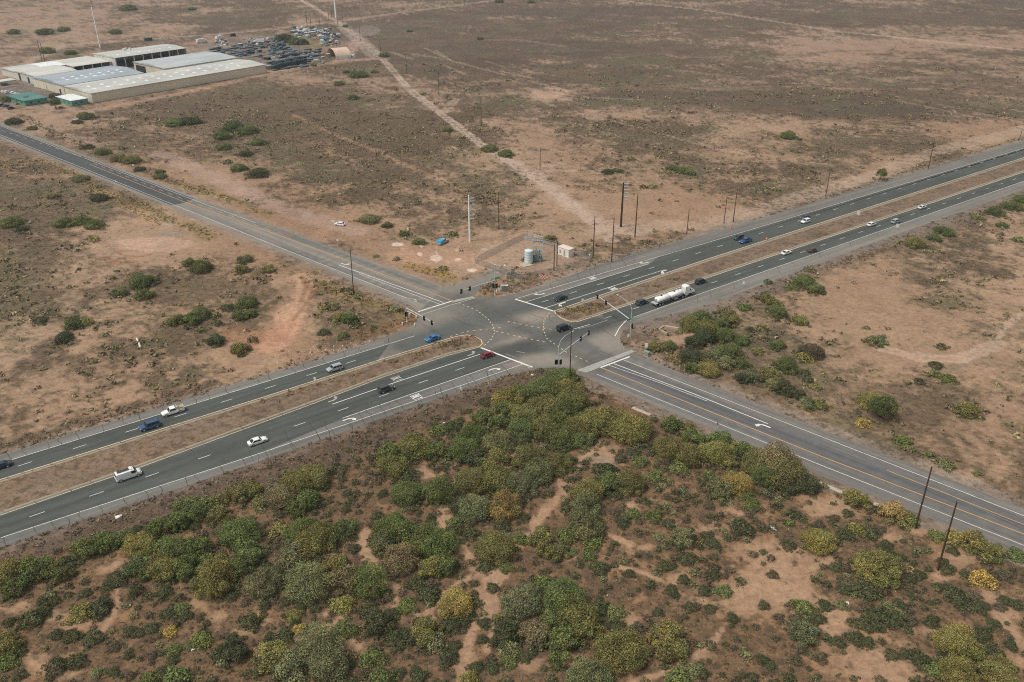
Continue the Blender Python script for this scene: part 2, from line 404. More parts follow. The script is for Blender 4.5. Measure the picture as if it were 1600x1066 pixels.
DITCHES = [
 ([(0, 700), (150, 655), (240, 630), (330, 600)], 3.2, '5e5042', .7), ([(0, 712), (100, 682), (300, 622), (420, 585), (560, 535)], 2.6, '8c6d4f', .5),
 ([(1215, 652), (1300, 690), (1400, 735), (1500, 775), (1600, 800), (1860, 880)], 1.3, '5a4a33', .75), ([(1210, 658), (1300, 698), (1400, 742), (1460, 765)], .9, '8d7a38', .6),
 ([(0, 866), (200, 800), (330, 762), (450, 722), (560, 690), (640, 652), (720, 620), (800, 596), (850, 582)], 6.5, '5d5046', .75),
 ([(980, 525), (1020, 515), (1100, 490), (1200, 450), (1300, 412), (1400, 378), (1600, 312), (1860, 220)], 6.0, '6c5e52', .65),
 ([(1270, 428), (1330, 405), (1390, 388)], 2.2, '6b5233', .5), ([(530, 658), (600, 632), (700, 602), (790, 592), (830, 582)], 1.3, '8f7650', .45),
 ([(830, 440), (880, 428), (930, 415), (960, 403), (1000, 388), (1080, 370)], 2.0, '876c48', .55), ([(1170, 348), (1240, 325), (1330, 298), (1420, 268), (1600, 215)], 1.8, '7a6238', .55),
 ([(0, 262), (60, 250), (120, 275), (180, 312), (250, 350)], 2.5, '9d8452', .3), ([(30, 180), (100, 215), (190, 250), (260, 282), (330, 300)], 3.4, '6b5a3c', .55),
 ([(186, 300), (215, 315), (250, 335), (268, 346)], 3.0, '7b6c45', .65), ([(290, 350), (330, 372)], 3.6, '7b6c45', .65), ([(345, 305), (420, 335)], 2.6, '8c7850', .6),
 ([(285, 292), (338, 305)], 3.0, '8f7d55', .6), ([(470, 430), (520, 452), (570, 470), (630, 488), (645, 500)], 3.4, '7f6a42', .6), ([(560, 520), (600, 515), (640, 502)], 3.5, '7a5c40', .6),
 ([(640, 415), (680, 425), (715, 438)], 3.5, '8d7440', .6), ([(745, 455), (800, 455), (850, 442), (880, 434)], 2.0, '86694a', .55),
 ([(1020, 560), (1100, 600), (1200, 645)], 3.0, '8d7462', .4),
 ([(735, 527), (700, 540), (640, 560)], 2.0, '6d4c35', .5), ([(560, 585), (500, 600), (440, 620), (380, 640)], 1.6, '8c6b50', .4),
]
COLBLOBS = [  # patches of another soil colour
 (385, 525, 40, 14, '8f6647', .45), (420, 535, 70, 22, '9c7a5f', .4), (560, 505, 70, 24, '5f5540', .35), (450, 500, 22, 26, 'c59a80', .5), (205, 336, 10, 3.5, '6a5c52', .8),
 (240, 382, 60, 12, 'bb9a86', .5), (262, 350, 8, 3, '9c9288', .8), (258, 365, 10, 4, '93897f', .7), (274, 367, 9, 4, '93897f', .6), (480, 336, 9, 4, '9a9089', .7),
 (681, 404, 9, 5.5, 'd9c7b8', .95), (656, 397, 4.5, 2.2, 'd9c7b8', .9), (621, 382, 9, 3, 'd5c0ae', .8), (715, 406, 5.5, 3.3, 'd9c7b8', .8), (717, 391, 6, 1.8, 'd5c0ae', .8), (756, 390, 5, 1.6, 'd5c0ae', .8), (737, 422, 8, 3, 'd5c0ae', .75),
 (658, 386, 3, 1.2, 'd5c0ae', .8), (682, 395, 3, 1.2, 'd5c0ae', .8), (300, 343, 4, 1, 'd5c8bc', .8), (825, 404, 84, 27, '9c8674', .6), (760, 440, 30, 10, '94735c', .4),
 (120, 189, 6, 3, 'c9bdb2', .8), (860, 145, 30, 9, 'bb9d86', .5), (70, 142, 70, 16, '7d736d', .8), (400, 80, 100, 26, '85786f', .6), (520, 78, 34, 12, '95745f', .5), (555, 70, 26, 10, '7f7468', .4),
 (1140, 345, 18, 6, '6e655c', .6), (520, 345, 3, 2, 'cfc4b8', .7), (1100, 600, 60, 16, '77624f', .3), (575, 48, 20, 8, 'a2948a', .4), (900, 470, 20, 8, '6b563f', .5),
 (590, 695, 18, 10, '70604f', .5), (945, 718, 26, 8, '8a7a6a', .5),
 (30, 50, 16, 4, '545b45', .6), (78, 50, 26, 5, '545b45', .65), (100, 25, 12, 3, '545b45', .5), (200, 12, 26, 4, '545b45', .6), (180, 50, 22, 4, '545b45', .6), (110, 81, 22, 3.5, '545b45', .6), (300, 18, 14, 3, '5a5d48', .5), (35, 8, 20, 3, '545b45', .5),
 (460, 62, 30, 9, '5b6346', .7), (500, 70, 26, 6, '857a52', .5), (600, 40, 60, 5, '62604c', .4), (640, 48, 12, 2.5, '5a6248', .6), (720, 78, 60, 7, '574f44', .5), (880, 70, 100, 8, '574a42', .45), (930, 20, 150, 8, '5c4c46', .5), (1330, 120, 40, 5, '5a4f46', .4),
 (1200, 160, 120, 6, '514a3f', .5), (1330, 172, 90, 6, '514a3f', .5), (1100, 150, 60, 6, '514a3f', .5), (1450, 168, 80, 5, '514a3f', .5), (870, 105, 50, 5, '544c42', .5), (940, 150, 60, 4, '544c42', .45), (1030, 145, 50, 4, '544c42', .45),
 (200, 200, 30, 4, '5d5546', .5), (240, 215, 24, 3, '5d5546', .5), (290, 190, 34, 6, '54583f', .45), (370, 205, 40, 14, '54583f', .35), (400, 268, 36, 7, '54583f', .4), (960, 268, 30, 5, '54583f', .5), (1070, 266, 36, 5, '54583f', .5),
]
def litter_field(X, Y, px, py):
    """0..1: how much dry brush and litter covers the soil"""
    fg = in_poly(px, py, rev(L_OUT_L)[:1] + L_OUT_L + [(868, 574), (905, 584)] + S_OUT_B + [(3000, 1500), (3000, 4000), (-1500, 4000), (-1500, 1500)]) if False else foreground_mask(px, py)
    d = np.zeros(px.shape)
    for (x, y, rx, ry, a) in BLOBS:
        q = ((px - x) / rx) ** 2 + ((py - y) / ry) ** 2
        d += a * np.exp(-q)
    n = 0.36 * fbm(X, Y, 70, 3) + 0.26 * fbm(X, Y, 16, 4, 3.1) + 0.22 * fbm(X, Y, 4.2, 3, 7.7) + 0.18 * fbm(X, Y, 1.4, 2, 8.8)
    v = n + 0.42 * d
    out = sst(0.40, 0.585, v) * (.70 + .6 * fbm(X, Y, 22, 4, 15.0))
    out = np.clip(out, 0, 1)
    # foreground
    nf = 0.36 * fbm(X, Y, 9, 4, 5.0) + 0.36 * fbm(X, Y, 2.6, 3, 1.0) + 0.28 * fbm(X, Y, .9, 2, 6.0)
    b = np.zeros(px.shape)
    for (x, y, rx, ry) in BARE:
        b += np.exp(-(((px - x) / rx) ** 2 + ((py - y) / ry) ** 2))
    b *= .45 + .9 * fbm(X, Y, 5, 3, 33)
    for pts, w in TRAILS:
        b += 1.2 * np.exp(-(seg_dist(X, Y, wline(pts)) / (w * 0.62)) ** 2)
    b = np.clip(b, 0, 1.3)
    f = sst(0.42, 0.58, nf + 0.12 - 0.24 * b)
    return np.where(fg, f, out), fg, b
def foreground_mask(px, py):
    poly = [(-3000, 1900)] + L_OUT_L + [(840, 578), (868, 576), (905, 586)] + S_OUT_B[1:] + [(4000, 1900), (4000, 9000), (-3000, 9000)]
    return in_poly(px, py, poly)

def ground_color(X, Y):
    px, py = to_px(X, Y)
    far_ok = (Y * CT + CAMH * ST) > 30
    px = np.where(far_ok, px, -9999); py = np.where(far_ok, py, 9999)
    lit, fg, bare = litter_field(X, Y, px, py)
    nA = fbm(X, Y, 90, 3, 2.0)[:, None]; nB = fbm(X, Y, 7, 4, 9.0)[:, None]
    s1 = np.array(lin('a28870')); s2 = np.array(lin('8a6d55')); s3 = np.array(lin('967e6c'))
    soil = s1 * (1 - nA) + s2 * nA
    fy = sst(330, 60, py)[:, None] * (1 - 0.4 * sst(900, 1500, px)[:, None])
    soil = soil * (1 - 0.7 * fy) + s3 * 0.7 * fy
    soil = soil * (0.70 + 0.42 * nB + .18 * fbm(X, Y, 1.7, 3, 50.0)[:, None])
    dark = np.array(lin('594c3a')) * (1 - fy) + np.array(lin('564839')) * fy
    dark = dark * (0.75 + 0.5 * fbm(X, Y, 3, 3, 4.0)[:, None]) * (0.55 + 0.9 * fbm(X, Y, 34, 4, 44.0)[:, None])
    green = np.array(lin('575a40'))
    gm = (sst(.52, .7, fbm(X, Y, 30, 3, 12.0)) * .55)[:, None]
    dark = dark * (1 - gm) + green * gm
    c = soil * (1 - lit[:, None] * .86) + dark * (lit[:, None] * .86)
    # foreground soil
    fs = np.array(lin('886a4e')) * (0.84 + 0.32 * nB)
    fb = np.array(lin('9d7f65')) * (0.9 + 0.2 * nB)
    bb = np.clip(bare, 0, 1)[:, None]
    fs = fs * (1 - bb) + fb * bb
    fd = np.array(lin('64503c')) * (0.75 + 0.5 * fbm(X, Y, 1.6, 3, 4.0)[:, None])
    fc = fs * (1 - lit[:, None] * .74) + fd * (lit[:, None] * .74)
    c = np.where(fg[:, None], fc, c)
    wob = fbm(X, Y, 3.0, 3, 20.0)
    def paint(c, m, col):
        m = m[:, None]
        return c * (1 - m) + np.array(lin(col)) * (0.82 + 0.36 * nB) * m
    for (x, y, rx, ry, col, a) in COLBLOBS:
        q = ((px - x) / rx) ** 2 + ((py - y) / ry) ** 2
        c = paint(c, a * sst(1.25, .75, q + (wob - .5) * .9), col)
    for pts, w, col, a in DITCHES:
        d = seg_dist(X, Y, wline(pts)) / w + (wob - .5) * 1.6
        c = paint(c, a * sst(1.25, .6, d) * (0.5 + fbm(X, Y, 2.0, 3, 30)), col)
    for pts, w, col, a in DIRT_ROADS:
        d = seg_dist(X, Y, wline(pts)) / w + (wob - .5) * .9
        m = a * sst(1.2, .75, d)
        if w < 3.2: m = m * (1 - .35 * np.exp(-(d / .28) ** 2))
        c = paint(c, m, col)
    for pts, w, col, a in VERGES:
        d = seg_dist(X, Y, wline(pts)) / w + (wob - .5) * .8
        c = paint(c, a * sst(1.2, .8, d), col)
    for pts, w in TRACKS:
        d = seg_dist(X, Y, wline(pts)) / (w * 2.2)
        c = paint(c, .5 * sst(1.2, .5, d), '7d5238')
    # medians: brown earth with dry grass
    for poly in (MEDIAN_L, MEDIAN_R):
        m = in_poly(px, py, poly)
        mc = np.array(lin('7a6857')) * (0.8 + 0.4 * nB)
        g = (sst(.52, .66, .5 * fbm(X, Y, 6, 3, 41) + .5 * fbm(X, Y, 1.8, 3, 43)) * .6)[:, None]
        mc = mc * (1 - g) + np.array(lin('836850')) * g
        c = np.where(m[:, None], mc, c); lit = np.where(m, .75, lit)
    return np.clip(c, 0.01, 0.9), lit

# ------------------------------------------------------------------ the ground: one sheet to the horizon
def build_ground():
    pyr = np.concatenate([np.arange(-158, -60, 6.0), np.arange(-60, 1150, 1.7), np.arange(1150, 1700, 14)])
    dep = TH + np.arctan((pyr - CY) / FPX)
    rows = CAMH / np.tan(np.minimum(dep, 1.45))
    rows = np.concatenate([[12000.0], rows, [-60.0, -200.0, -500.0]])
    t = np.linspace(-1, 1, 900)
    u = 0.58 * t + 1.0 * t ** 5
    S = np.sqrt(rows ** 2 + 140.0 ** 2)
    X = (S[:, None] * u[None, :]).ravel(); Y = np.repeat(rows, len(t))
    nr, nc = len(rows), len(t)
    col, brush = ground_color(X, Y)
    V = np.stack([X, Y, np.zeros_like(X)], 1)
    i = np.arange(nr - 1)[:, None] * nc + np.arange(nc - 1)[None, :]
    i = i.ravel()
    Q = np.stack([i, i + nc, i + nc + 1, i + 1], 1)
    me = np_mesh("ground", V, Q, vert_color=("soil", col))
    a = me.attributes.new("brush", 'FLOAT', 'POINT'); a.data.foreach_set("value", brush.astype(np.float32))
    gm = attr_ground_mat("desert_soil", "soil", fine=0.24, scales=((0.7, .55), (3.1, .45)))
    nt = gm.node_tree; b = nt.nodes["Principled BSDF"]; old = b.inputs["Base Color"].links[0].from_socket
    at_ = nt.nodes.new("ShaderNodeAttribute"); at_.attribute_name = "brush"
    tc = nt.nodes.new("ShaderNodeTexCoord"); prev = old
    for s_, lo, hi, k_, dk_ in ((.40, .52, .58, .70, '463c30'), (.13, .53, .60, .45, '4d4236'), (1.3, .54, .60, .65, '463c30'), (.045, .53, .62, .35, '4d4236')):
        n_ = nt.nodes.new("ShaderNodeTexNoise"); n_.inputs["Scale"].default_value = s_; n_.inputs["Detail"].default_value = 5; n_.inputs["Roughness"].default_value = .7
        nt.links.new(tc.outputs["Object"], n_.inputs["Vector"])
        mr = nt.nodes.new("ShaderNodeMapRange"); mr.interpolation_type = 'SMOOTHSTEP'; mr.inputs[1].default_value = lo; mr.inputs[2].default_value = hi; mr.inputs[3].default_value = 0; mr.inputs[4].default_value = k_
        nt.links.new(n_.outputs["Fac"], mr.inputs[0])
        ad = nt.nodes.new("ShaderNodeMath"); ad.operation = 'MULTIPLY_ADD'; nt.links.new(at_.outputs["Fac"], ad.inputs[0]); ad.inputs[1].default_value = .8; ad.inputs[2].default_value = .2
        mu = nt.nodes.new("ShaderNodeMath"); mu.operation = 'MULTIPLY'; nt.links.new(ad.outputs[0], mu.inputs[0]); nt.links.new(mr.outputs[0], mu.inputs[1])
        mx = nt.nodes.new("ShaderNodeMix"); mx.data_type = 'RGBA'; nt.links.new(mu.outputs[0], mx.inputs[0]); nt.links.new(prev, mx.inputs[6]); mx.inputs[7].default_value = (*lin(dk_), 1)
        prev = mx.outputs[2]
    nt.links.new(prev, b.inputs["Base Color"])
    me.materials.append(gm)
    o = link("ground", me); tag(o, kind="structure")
build_ground()

# ------------------------------------------------------------------ roads
import bmesh
def sheet(name, pts, z, mat, cell=None, paint=None, parent=None):
    bm = bmesh.new()
    vs = [bm.verts.new(p) for p in px_poly(pts)]
    for v in vs: v.co.z = z
    f = bm.faces.new(vs)
    f.normal_update()
    if f.normal.z < 0: f.normal_flip()
    bmesh.ops.triangulate(bm, faces=bm.faces[:])
    if cell:
        xs = [v.co.x for v in bm.verts]; ys = [v.co.y for v in bm.verts]
        for ax, lo, hi in ((0, min(xs), max(xs)), (1, min(ys), max(ys))):
            k = lo + cell
            while k < hi:
                no = (1, 0, 0) if ax == 0 else (0, 1, 0)
                co = (k, 0, 0) if ax == 0 else (0, k, 0)
                bmesh.ops.bisect_plane(bm, geom=bm.verts[:] + bm.edges[:] + bm.faces[:], plane_co=co, plane_no=no)
                k += cell
    me = bpy.data.meshes.new(name)
    bm.to_mesh(me); bm.free()
    if paint:
        n = len(me.vertices); co = np.zeros(n * 3, np.float32); me.vertices.foreach_get("co", co); co = co.reshape(-1, 3)
        c = paint(co[:, 0].astype(float), co[:, 1].astype(float))
        a = me.attributes.new("soil", 'FLOAT_COLOR', 'POINT')
        a.data.foreach_set("color", np.concatenate([c, np.ones((n, 1))], 1).astype(np.float32).ravel())
    me.materials.append(mat)
    o = link(name, me, parent)
    if parent is None: tag(o, kind="structure")
    return o

asph = attr_ground_mat("asphalt_paint", "soil", fine=0.10, scales=((0.5, .5), (5.0, .5)), rough=0.9, spec=0.25)
HW_AZ = math.atan2(*(lambda v: (v.y, v.x))(at(1100, 436) - at(0, 805.5)))
X_AZ = math.atan2(*(lambda v: (v.y, v.x))(at(1280, 726) - at(932.5, 585)))
asph_h = attr_ground_mat("asphalt_highway", "soil", fine=0.10, scales=((0.5, .5), (5.0, .5)), rough=0.9, spec=0.25, streak=HW_AZ)
asph_x = attr_ground_mat("asphalt_side_road", "soil", fine=0.10, scales=((0.5, .5), (5.0, .5)), rough=0.9, spec=0.25, streak=X_AZ)
def asphalt_fn(base, streaks=(), alt=None, amt=.5):
    def fn(X, Y):
        n = fbm(X, Y, 14, 4, 60)[:, None]; n2 = fbm(X, Y, 2.5, 3, 61)[:, None]
        c = np.array(lin(base)) * (0.84 + 0.2 * n + 0.12 * n2)
        if alt is not None:
            m = (sst(.45, .65, fbm(X, Y, 9, 3, 66)) * amt)[:, None]
            c = c * (1 - m) + np.array(lin(alt)) * m
        for pts, w, col, a in streaks:
            d = seg_dist(X, Y, wline(pts)) / w + (fbm(X, Y, 6, 3, 70) - .5) * .7
            m = (a * sst(1.35, .35, d))[:, None]
            c = c * (1 - m) + np.array(lin(col)) * m
        return c
    return fn
W1, W2 = '454845', '8a8276'
inter_streaks = [
 ([(700, 450), (735, 440), (775, 428)], 5, '7f796f', .8), ([(655, 505), (690, 490), (730, 480)], 6, W2, .5), ([(840, 495), (810, 500), (780, 505)], 5, 'a09283', .5), ([(780, 545), (820, 528)], 3.5, 'a09283', .55), ([(900, 540), (960, 535)], 9, '9a9084', .5),
 ([(800, 560), (850, 562), (900, 562)], 5, '9a9084', .5),
 ([(640, 538), (700, 518), (760, 497), (820, 478), (850, 470)], 5.0, W1, .9), ([(650, 530), (740, 500), (810, 478)], 7, '62635f', .55),
 ([(745, 565), (800, 548), (850, 535), (900, 518), (940, 505)], 5.4, W1, .9), ([(770, 550), (850, 525), (930, 500)], 3, W1, .5),
 ([(722, 467), (755, 482), (790, 500), (850, 530), (930, 570), (960, 580)], 4.4, '525450', .7), ([(700, 470), (760, 505), (790, 515)], 3.0, '5f605c', .5),
 ([(905, 535), (940, 555), (975, 565)], 2.6, '55575a', .7), ([(660, 470), (720, 490), (770, 520), (765, 540)], 2.2, '666661', .5),
 ([(860, 500), (835, 512), (850, 540), (900, 560)], 2.2, '666661', .4),
]
jr = sheet("road_junction", INTER, 0.016, asph, 1.5, asphalt_fn('6d6962', inter_streaks))
a1 = sheet("road_shoulder", ROAD_POLYS[0], 0.010, asph_h, 6, asphalt_fn('72706a', alt='65635e'))
a2 = sheet("road_shoulder", ROAD_POLYS[1], 0.010, asph_h, 6, asphalt_fn('6d6b66', alt='5f5e5a'))
a3 = sheet("road_shoulder", ROAD_POLYS[2], 0.010, asph_h, 6, asphalt_fn('716e67', alt='64625d'))
a4 = sheet("road_shoulder", ROAD_POLYS[3], 0.010, asph_h, 6, asphalt_fn('79756d', alt='6a6761'))
new_asph = ([(-260, 88), (0, 194), (303, 309), (283, 322), (262, 324), (0, 218), (-260, 114)], 30, '55595b', .9)
a5 = sheet("side_road", ROAD_POLYS[4], 0.010, asph_x, 3, asphalt_fn('807970', [
 ([(459, 371), (560, 408), (680, 450)], 2.0, '5f625f', .85), ([(300, 314), (400, 350), (460, 372)], 2.2, '65645f', .8), ([(440, 385), (560, 431), (660, 470)], 1.8, '60625f', .8),
 ([(300, 327), (440, 383)], 1.6, '6f6c66', .7)]))
a6 = sheet("side_road", ROAD_POLYS[5], 0.010, asph_x, 3, asphalt_fn('726e68', [
 ([(960, 577), (1100, 635), (1280, 703), (1600, 822), (1860, 924)], 3.0, '57585a', .8), ([(975, 568), (1150, 645), (1280, 694), (1600, 818)], 2.4, '56585a', .8),
 ([(925, 583), (1100, 652), (1280, 720), (1600, 843), (1860, 948)], 1.6, '656462', .7), ([(985, 572), (1200, 658), (1400, 735), (1700, 852)], 1.5, '66625e', .6)]))
sheet("newer_asphalt", [(-260, 92), (0, 195.5), (303, 310.5), (292, 316), (284, 318), (268, 321), (0, 212.5), (-260, 108)], 0.016, asph_x, 4, asphalt_fn('4b4d4e'))
dk = asphalt_fn('4d504c', alt='454844')
sheet("travel_lanes", U_WHT_L[:4] + [(610, 536), (590, 563)] + rev(U_YEL_L)[2:], 0.022, asph_h, 5, dk)
sheet("travel_lanes", L_YEL_L + [(751, 545), (799, 561.5), (535, 654), (400, 711)] + rev(L_WHT_L)[3:], 0.022, asph_h, 5, dk)
sheet("travel_lanes", [(822, 472), (1014, 412.4), (1030, 401), (1100, 381), (1600, 231.6)] + U_WHT_R[4:] + rev(U_YEL_R), 0.022, asph_h, 5, dk)
sheet("travel_lanes", [(940, 490.5), (1020, 464), (1100, 436), (1600, 269)] + L_YEL_R[4:] + rev(L_WHT_R[3:]) + [(1600, 283.1), (1100, 457), (988, 496.4), (950, 508)], 0.022, asph_h, 5, dk)

# painted lines
white = pmat("road_paint_white", 'd8d6cf', .7, noise=.12, nscale=1.5)
yellow = pmat("road_paint_yellow", 'c79a5e', .7, noise=.12, nscale=1.5)
cream = pmat("road_paint_cream", 'dcc39c', .7, noise=.10, nscale=1.5)
worn = pmat("worn_paint", 'aaa79d', .8, noise=.2, nscale=1.0)
slab = pmat("concrete_crossing", '9a9890', .85, noise=.12, nscale=.8)
seal = pmat("crack_sealant", '3b3b39', .7)
def strip_pts(pts, w):
    P = [at(a, b) for a, b in pts] if len(pts[0]) == 2 else [Vector(p) for p in pts]
    out_l, out_r = [], []
    for i, p in enumerate(P):
        d = (P[min(i + 1, len(P) - 1)] - P[max(i - 1, 0)]); d.z = 0; d.normalize()
        n = Vector((-d.y, d.x, 0)) * w / 2
        out_l.append(p + n); out_r.append(p - n)
    return out_l, out_r
def strip(mb, pts, w, mat, z=0.030):
    l, r = strip_pts(pts, w); n = len(l)
    vs = [(p.x, p.y, z) for p in l + r]
    mb.add(vs, [(i, n + i, n + i + 1, i + 1) for i in range(n - 1)], mat)
def resample(pts, step):
    P = [at(a, b) for a, b in pts] if len(pts[0]) == 2 else [Vector(p) for p in pts]
    out = []; acc = 0.0; nxt = 0.0
    for a, b in zip(P, P[1:]):
        L = (b - a).length
        while nxt <= acc + L:
            out.append((a + (b - a) * ((nxt - acc) / L), (b - a).normalized())); nxt += step
        acc += L
    return out
def dashes(mb, pts, mat, step=12.19, ln=3.05, w=.16, z=.030):
    for p, d in resample(pts, step):
        strip(mb, [tuple(p - d * ln / 2), tuple(p + d * ln / 2)], w, mat, z)
def marks(name, f):
    mb = MB(); f(mb); o = mb.build(name); tag(o, kind="structure"); return o
def m1(mb):
    LW = .17
    for pts in (U_WHT_L, U_WHT_R): strip(mb, pts, LW, white)
    for pts in (L_WHT_L, L_WHT_R): strip(mb, pts, LW, white)
    strip(mb, [(988, 496.4), (977, 502.5), (968, 512), (960.6, 525.6)], .28, white)
    strip(mb, U_RTL, .2, white); strip(mb, U_LTL, .2, white)
    strip(mb, [(535, 653.75), (650, 613.5), (750, 578.75), (798.8, 561.7)], .2, white)
    strip(mb, [(518.75, 632), (614, 599), (750, 553.75)], .24, white)
    strip(mb, [(805, 467.6), (865, 486.4)], .6, white); strip(mb, [(751.5, 543.5), (832, 574)], .6, white)
    dashes(mb, [(-262, 912), (54.5, 805), (469.5, 662.8), (725, 574.5)], white)
    dashes(mb, [(950, 496), (1124, 438.4), (1586, 280), (1860, 186)], white)
    dashes(mb, [(-255, 815), (26.6, 729), (195, 676), (605, 548)], white)
    dashes(mb, [(852, 470.8), (1019.6, 418.4), (1597, 234), (1860, 158)], white)
    strip(mb, [(896, 514.5), (922, 507)], .2, white)
marks("highway_lane_markings", m1)
def m2(mb):
    for pts in (U_YEL_L + [(718, 525), (729.5, 523.5), (742.5, 526), (752, 531.5), (753.5, 537), (749, 542)], U_YEL_R, L_YEL_R[0:] ): strip(mb, pts, .24, cream)
    strip(mb, [(866, 486.5), (869, 491), (876, 496.5), (884, 500.5), (892, 502.5), (904, 502.4)], .26, cream)
    strip(mb, L_YEL_L, .16, cream)
marks("median_edge_lines", m2)
def m2b(mb):
    g = pmat("sandy_gutter", '94866f', .9, noise=.15, nscale=.6)
    for pts in (U_MED_L, L_MED_L, U_MED_R, L_MED_R): strip(mb, pts, .65, g, .019)
marks("median_gutter", m2b)
def m3(mb):
    strip(mb, S_YEL, .26, yellow); strip(mb, [(1386, 735), (1600, 820), (1860, 922)], .2, yellow)
    strip(mb, N_YEL, .24, yellow); dashes(mb, [(-200, 118), (0, 203), (150, 253)], yellow, 9, 4, .22); dashes(mb, [(150, 257), (281, 309), (440, 366)], yellow, 8, 4, .22)
marks("side_road_centre_lines", m3)
def m4(mb):
    for pts in (S_WHT_T, N_WHT_T, N_WHT_B): strip(mb, pts, .17, white)
    strip(mb, S_WHT_B, .17, white)
    strip(mb, [(959, 568.5), (1080, 614), (1200, 662.5)], .26, white); strip(mb, [(950, 570.5), (1030, 598), (1105, 627)], .16, white)
    strip(mb, [(528.5, 414), (600, 439.5), (693, 473)], .26, white); strip(mb, [(560, 428), (620, 450.5), (687, 475.5)], .16, white)
    strip(mb, [(653.5, 487.3), (708, 470)], .55, white); strip(mb, [(659, 492), (699, 478.5), (742, 466)], .3, worn)
    strip(mb, [(938, 574.6), (984, 557.4)], .55, white)
marks("side_road_edge_lines", m4)
def m5(mb):
    for pts in ([(718, 474), (745, 485), (762, 498), (771, 510), (773, 520), (768, 530), (757, 540)], [(858, 490), (850, 500), (849, 516), (855, 530), (870, 540), (884, 550), (920, 566)],
                [(776, 518), (817, 527.5), (853, 535)], [(705, 525.6), (731, 518), (755, 515), (785, 512)], [(795, 503), (830, 510), (870, 516)]):
        dashes(mb, pts, cream, 2.0, .75, .24)
    for pts in ([(806, 549), (820, 551.5)], [(790, 553), (806, 559)], [(903, 514), (925, 509), (950, 500)]): strip(mb, pts, .16, worn)
marks("turning_guide_dots", m5)
sheet("crosswalk_slab", [(902, 579), (987, 547.2), (992, 549.6), (916, 582.5)], .034, slab)
sheet("crosswalk_slab", [(706, 473.5), (712, 468.5), (738, 463.3), (742, 465.3)], .034, slab)
def m6(mb):
    strip(mb, [(902.5, 578.6), (987, 547)], .18, worn, .044); strip(mb, [(916, 582), (938, 574)], .18, worn, .044)
marks("crosswalk_lines", m6)

# arrows and lettering on the lanes
def glyph_polys(kind):
    """road symbols, 1 unit wide, y forward; list of convex-ish polygons"""
    if kind == 'left': return [[(.12, -1.0), (.32, -1.0), (.32, -.1), (.12, -.3)], [(.12, -.3), (.32, -.1), (.05, .45), (-.2, .5), (-.2, .25), (0, .2)], [(-.2, .75), (-.62, .38), (-.2, 0)]]
    if kind == 'right': return [[(-a, b) for a, b in p][::-1] for p in glyph_polys('left')]
    L = {'O': [(0, 0, 0, 1), (.6, 0, .6, 1), (0, 0, .6, 0), (0, 1, .6, 1)], 'N': [(0, 0, 0, 1), (.6, 0, .6, 1), (0, 1, .6, 0)], 'L': [(0, 0, 0, 1), (0, 0, .6, 0)], 'Y': [(.3, 0, .3, .5), (.3, .5, 0, 1), (.3, .5, .6, 1)]}
    out = []
    for i, ch in enumerate(kind):
        for x0, y0, x1, y1 in L[ch]:
            a = Vector((x0 + i * .9 - 1.65, (y0 - .5) * 2.6, 0)) * .62; b = Vector((x1 + i * .9 - 1.65, (y1 - .5) * 2.6, 0)) * .62
            d = (b - a).normalized(); n = Vector((-d.y, d.x, 0)) * .075
            a -= d * .07; b += d * .07
            out.append([tuple((a + n)[:2]), tuple((a - n)[:2]), tuple((b - n)[:2]), tuple((b + n)[:2])])
    return out
def symbol(kind, x, y, az, s, mat, sx=1.0):
    mb = MB(); c = at(x, y); f = Vector((math.cos(az), math.sin(az), 0)); r = Vector((f.y, -f.x, 0))
    for k, poly in enumerate(glyph_polys(kind)):
        vs = [c + r * a * s * sx + f * b * s for a, b in poly]
        mb.add([(v.x, v.y, .040 + .0015 * k) for v in vs], [tuple(range(len(vs)))], mat)
    o = mb.build("turn_arrow" if kind in ('left', 'right') else "lane_word"); tag(o, kind="structure")
PI = math.pi
for x, y in ((876.5, 476), (1036, 425)): symbol('left', x, y, HW_AZ + PI, 2.3, white)
symbol('ONLY', 957, 451, HW_AZ + PI, 1.5, white, .8); symbol('ONLY', 925, 434.5, HW_AZ + PI, 1.4, white, .8)
for x, y in ((842, 460), (1006, 411)): symbol('right', x, y, HW_AZ + PI, 2.1, white)
for x, y in ((522, 624), (738, 552.5)): symbol('left', x, y, HW_AZ, 1.9, worn)
symbol('ONLY', 620, 592, HW_AZ, 1.5, worn, .8); symbol('ONLY', 651, 620.5, HW_AZ, 1.5, white, .8)
for x, y in ((548, 655), (774, 577)): symbol('right', x, y, HW_AZ, 2.0, white)
symbol('left', 1190, 665, X_AZ + PI, 2.2, white)
symbol('left', 540, 413, X_AZ, 2.0, white); symbol('right', 649, 470, X_AZ, 1.7, worn)

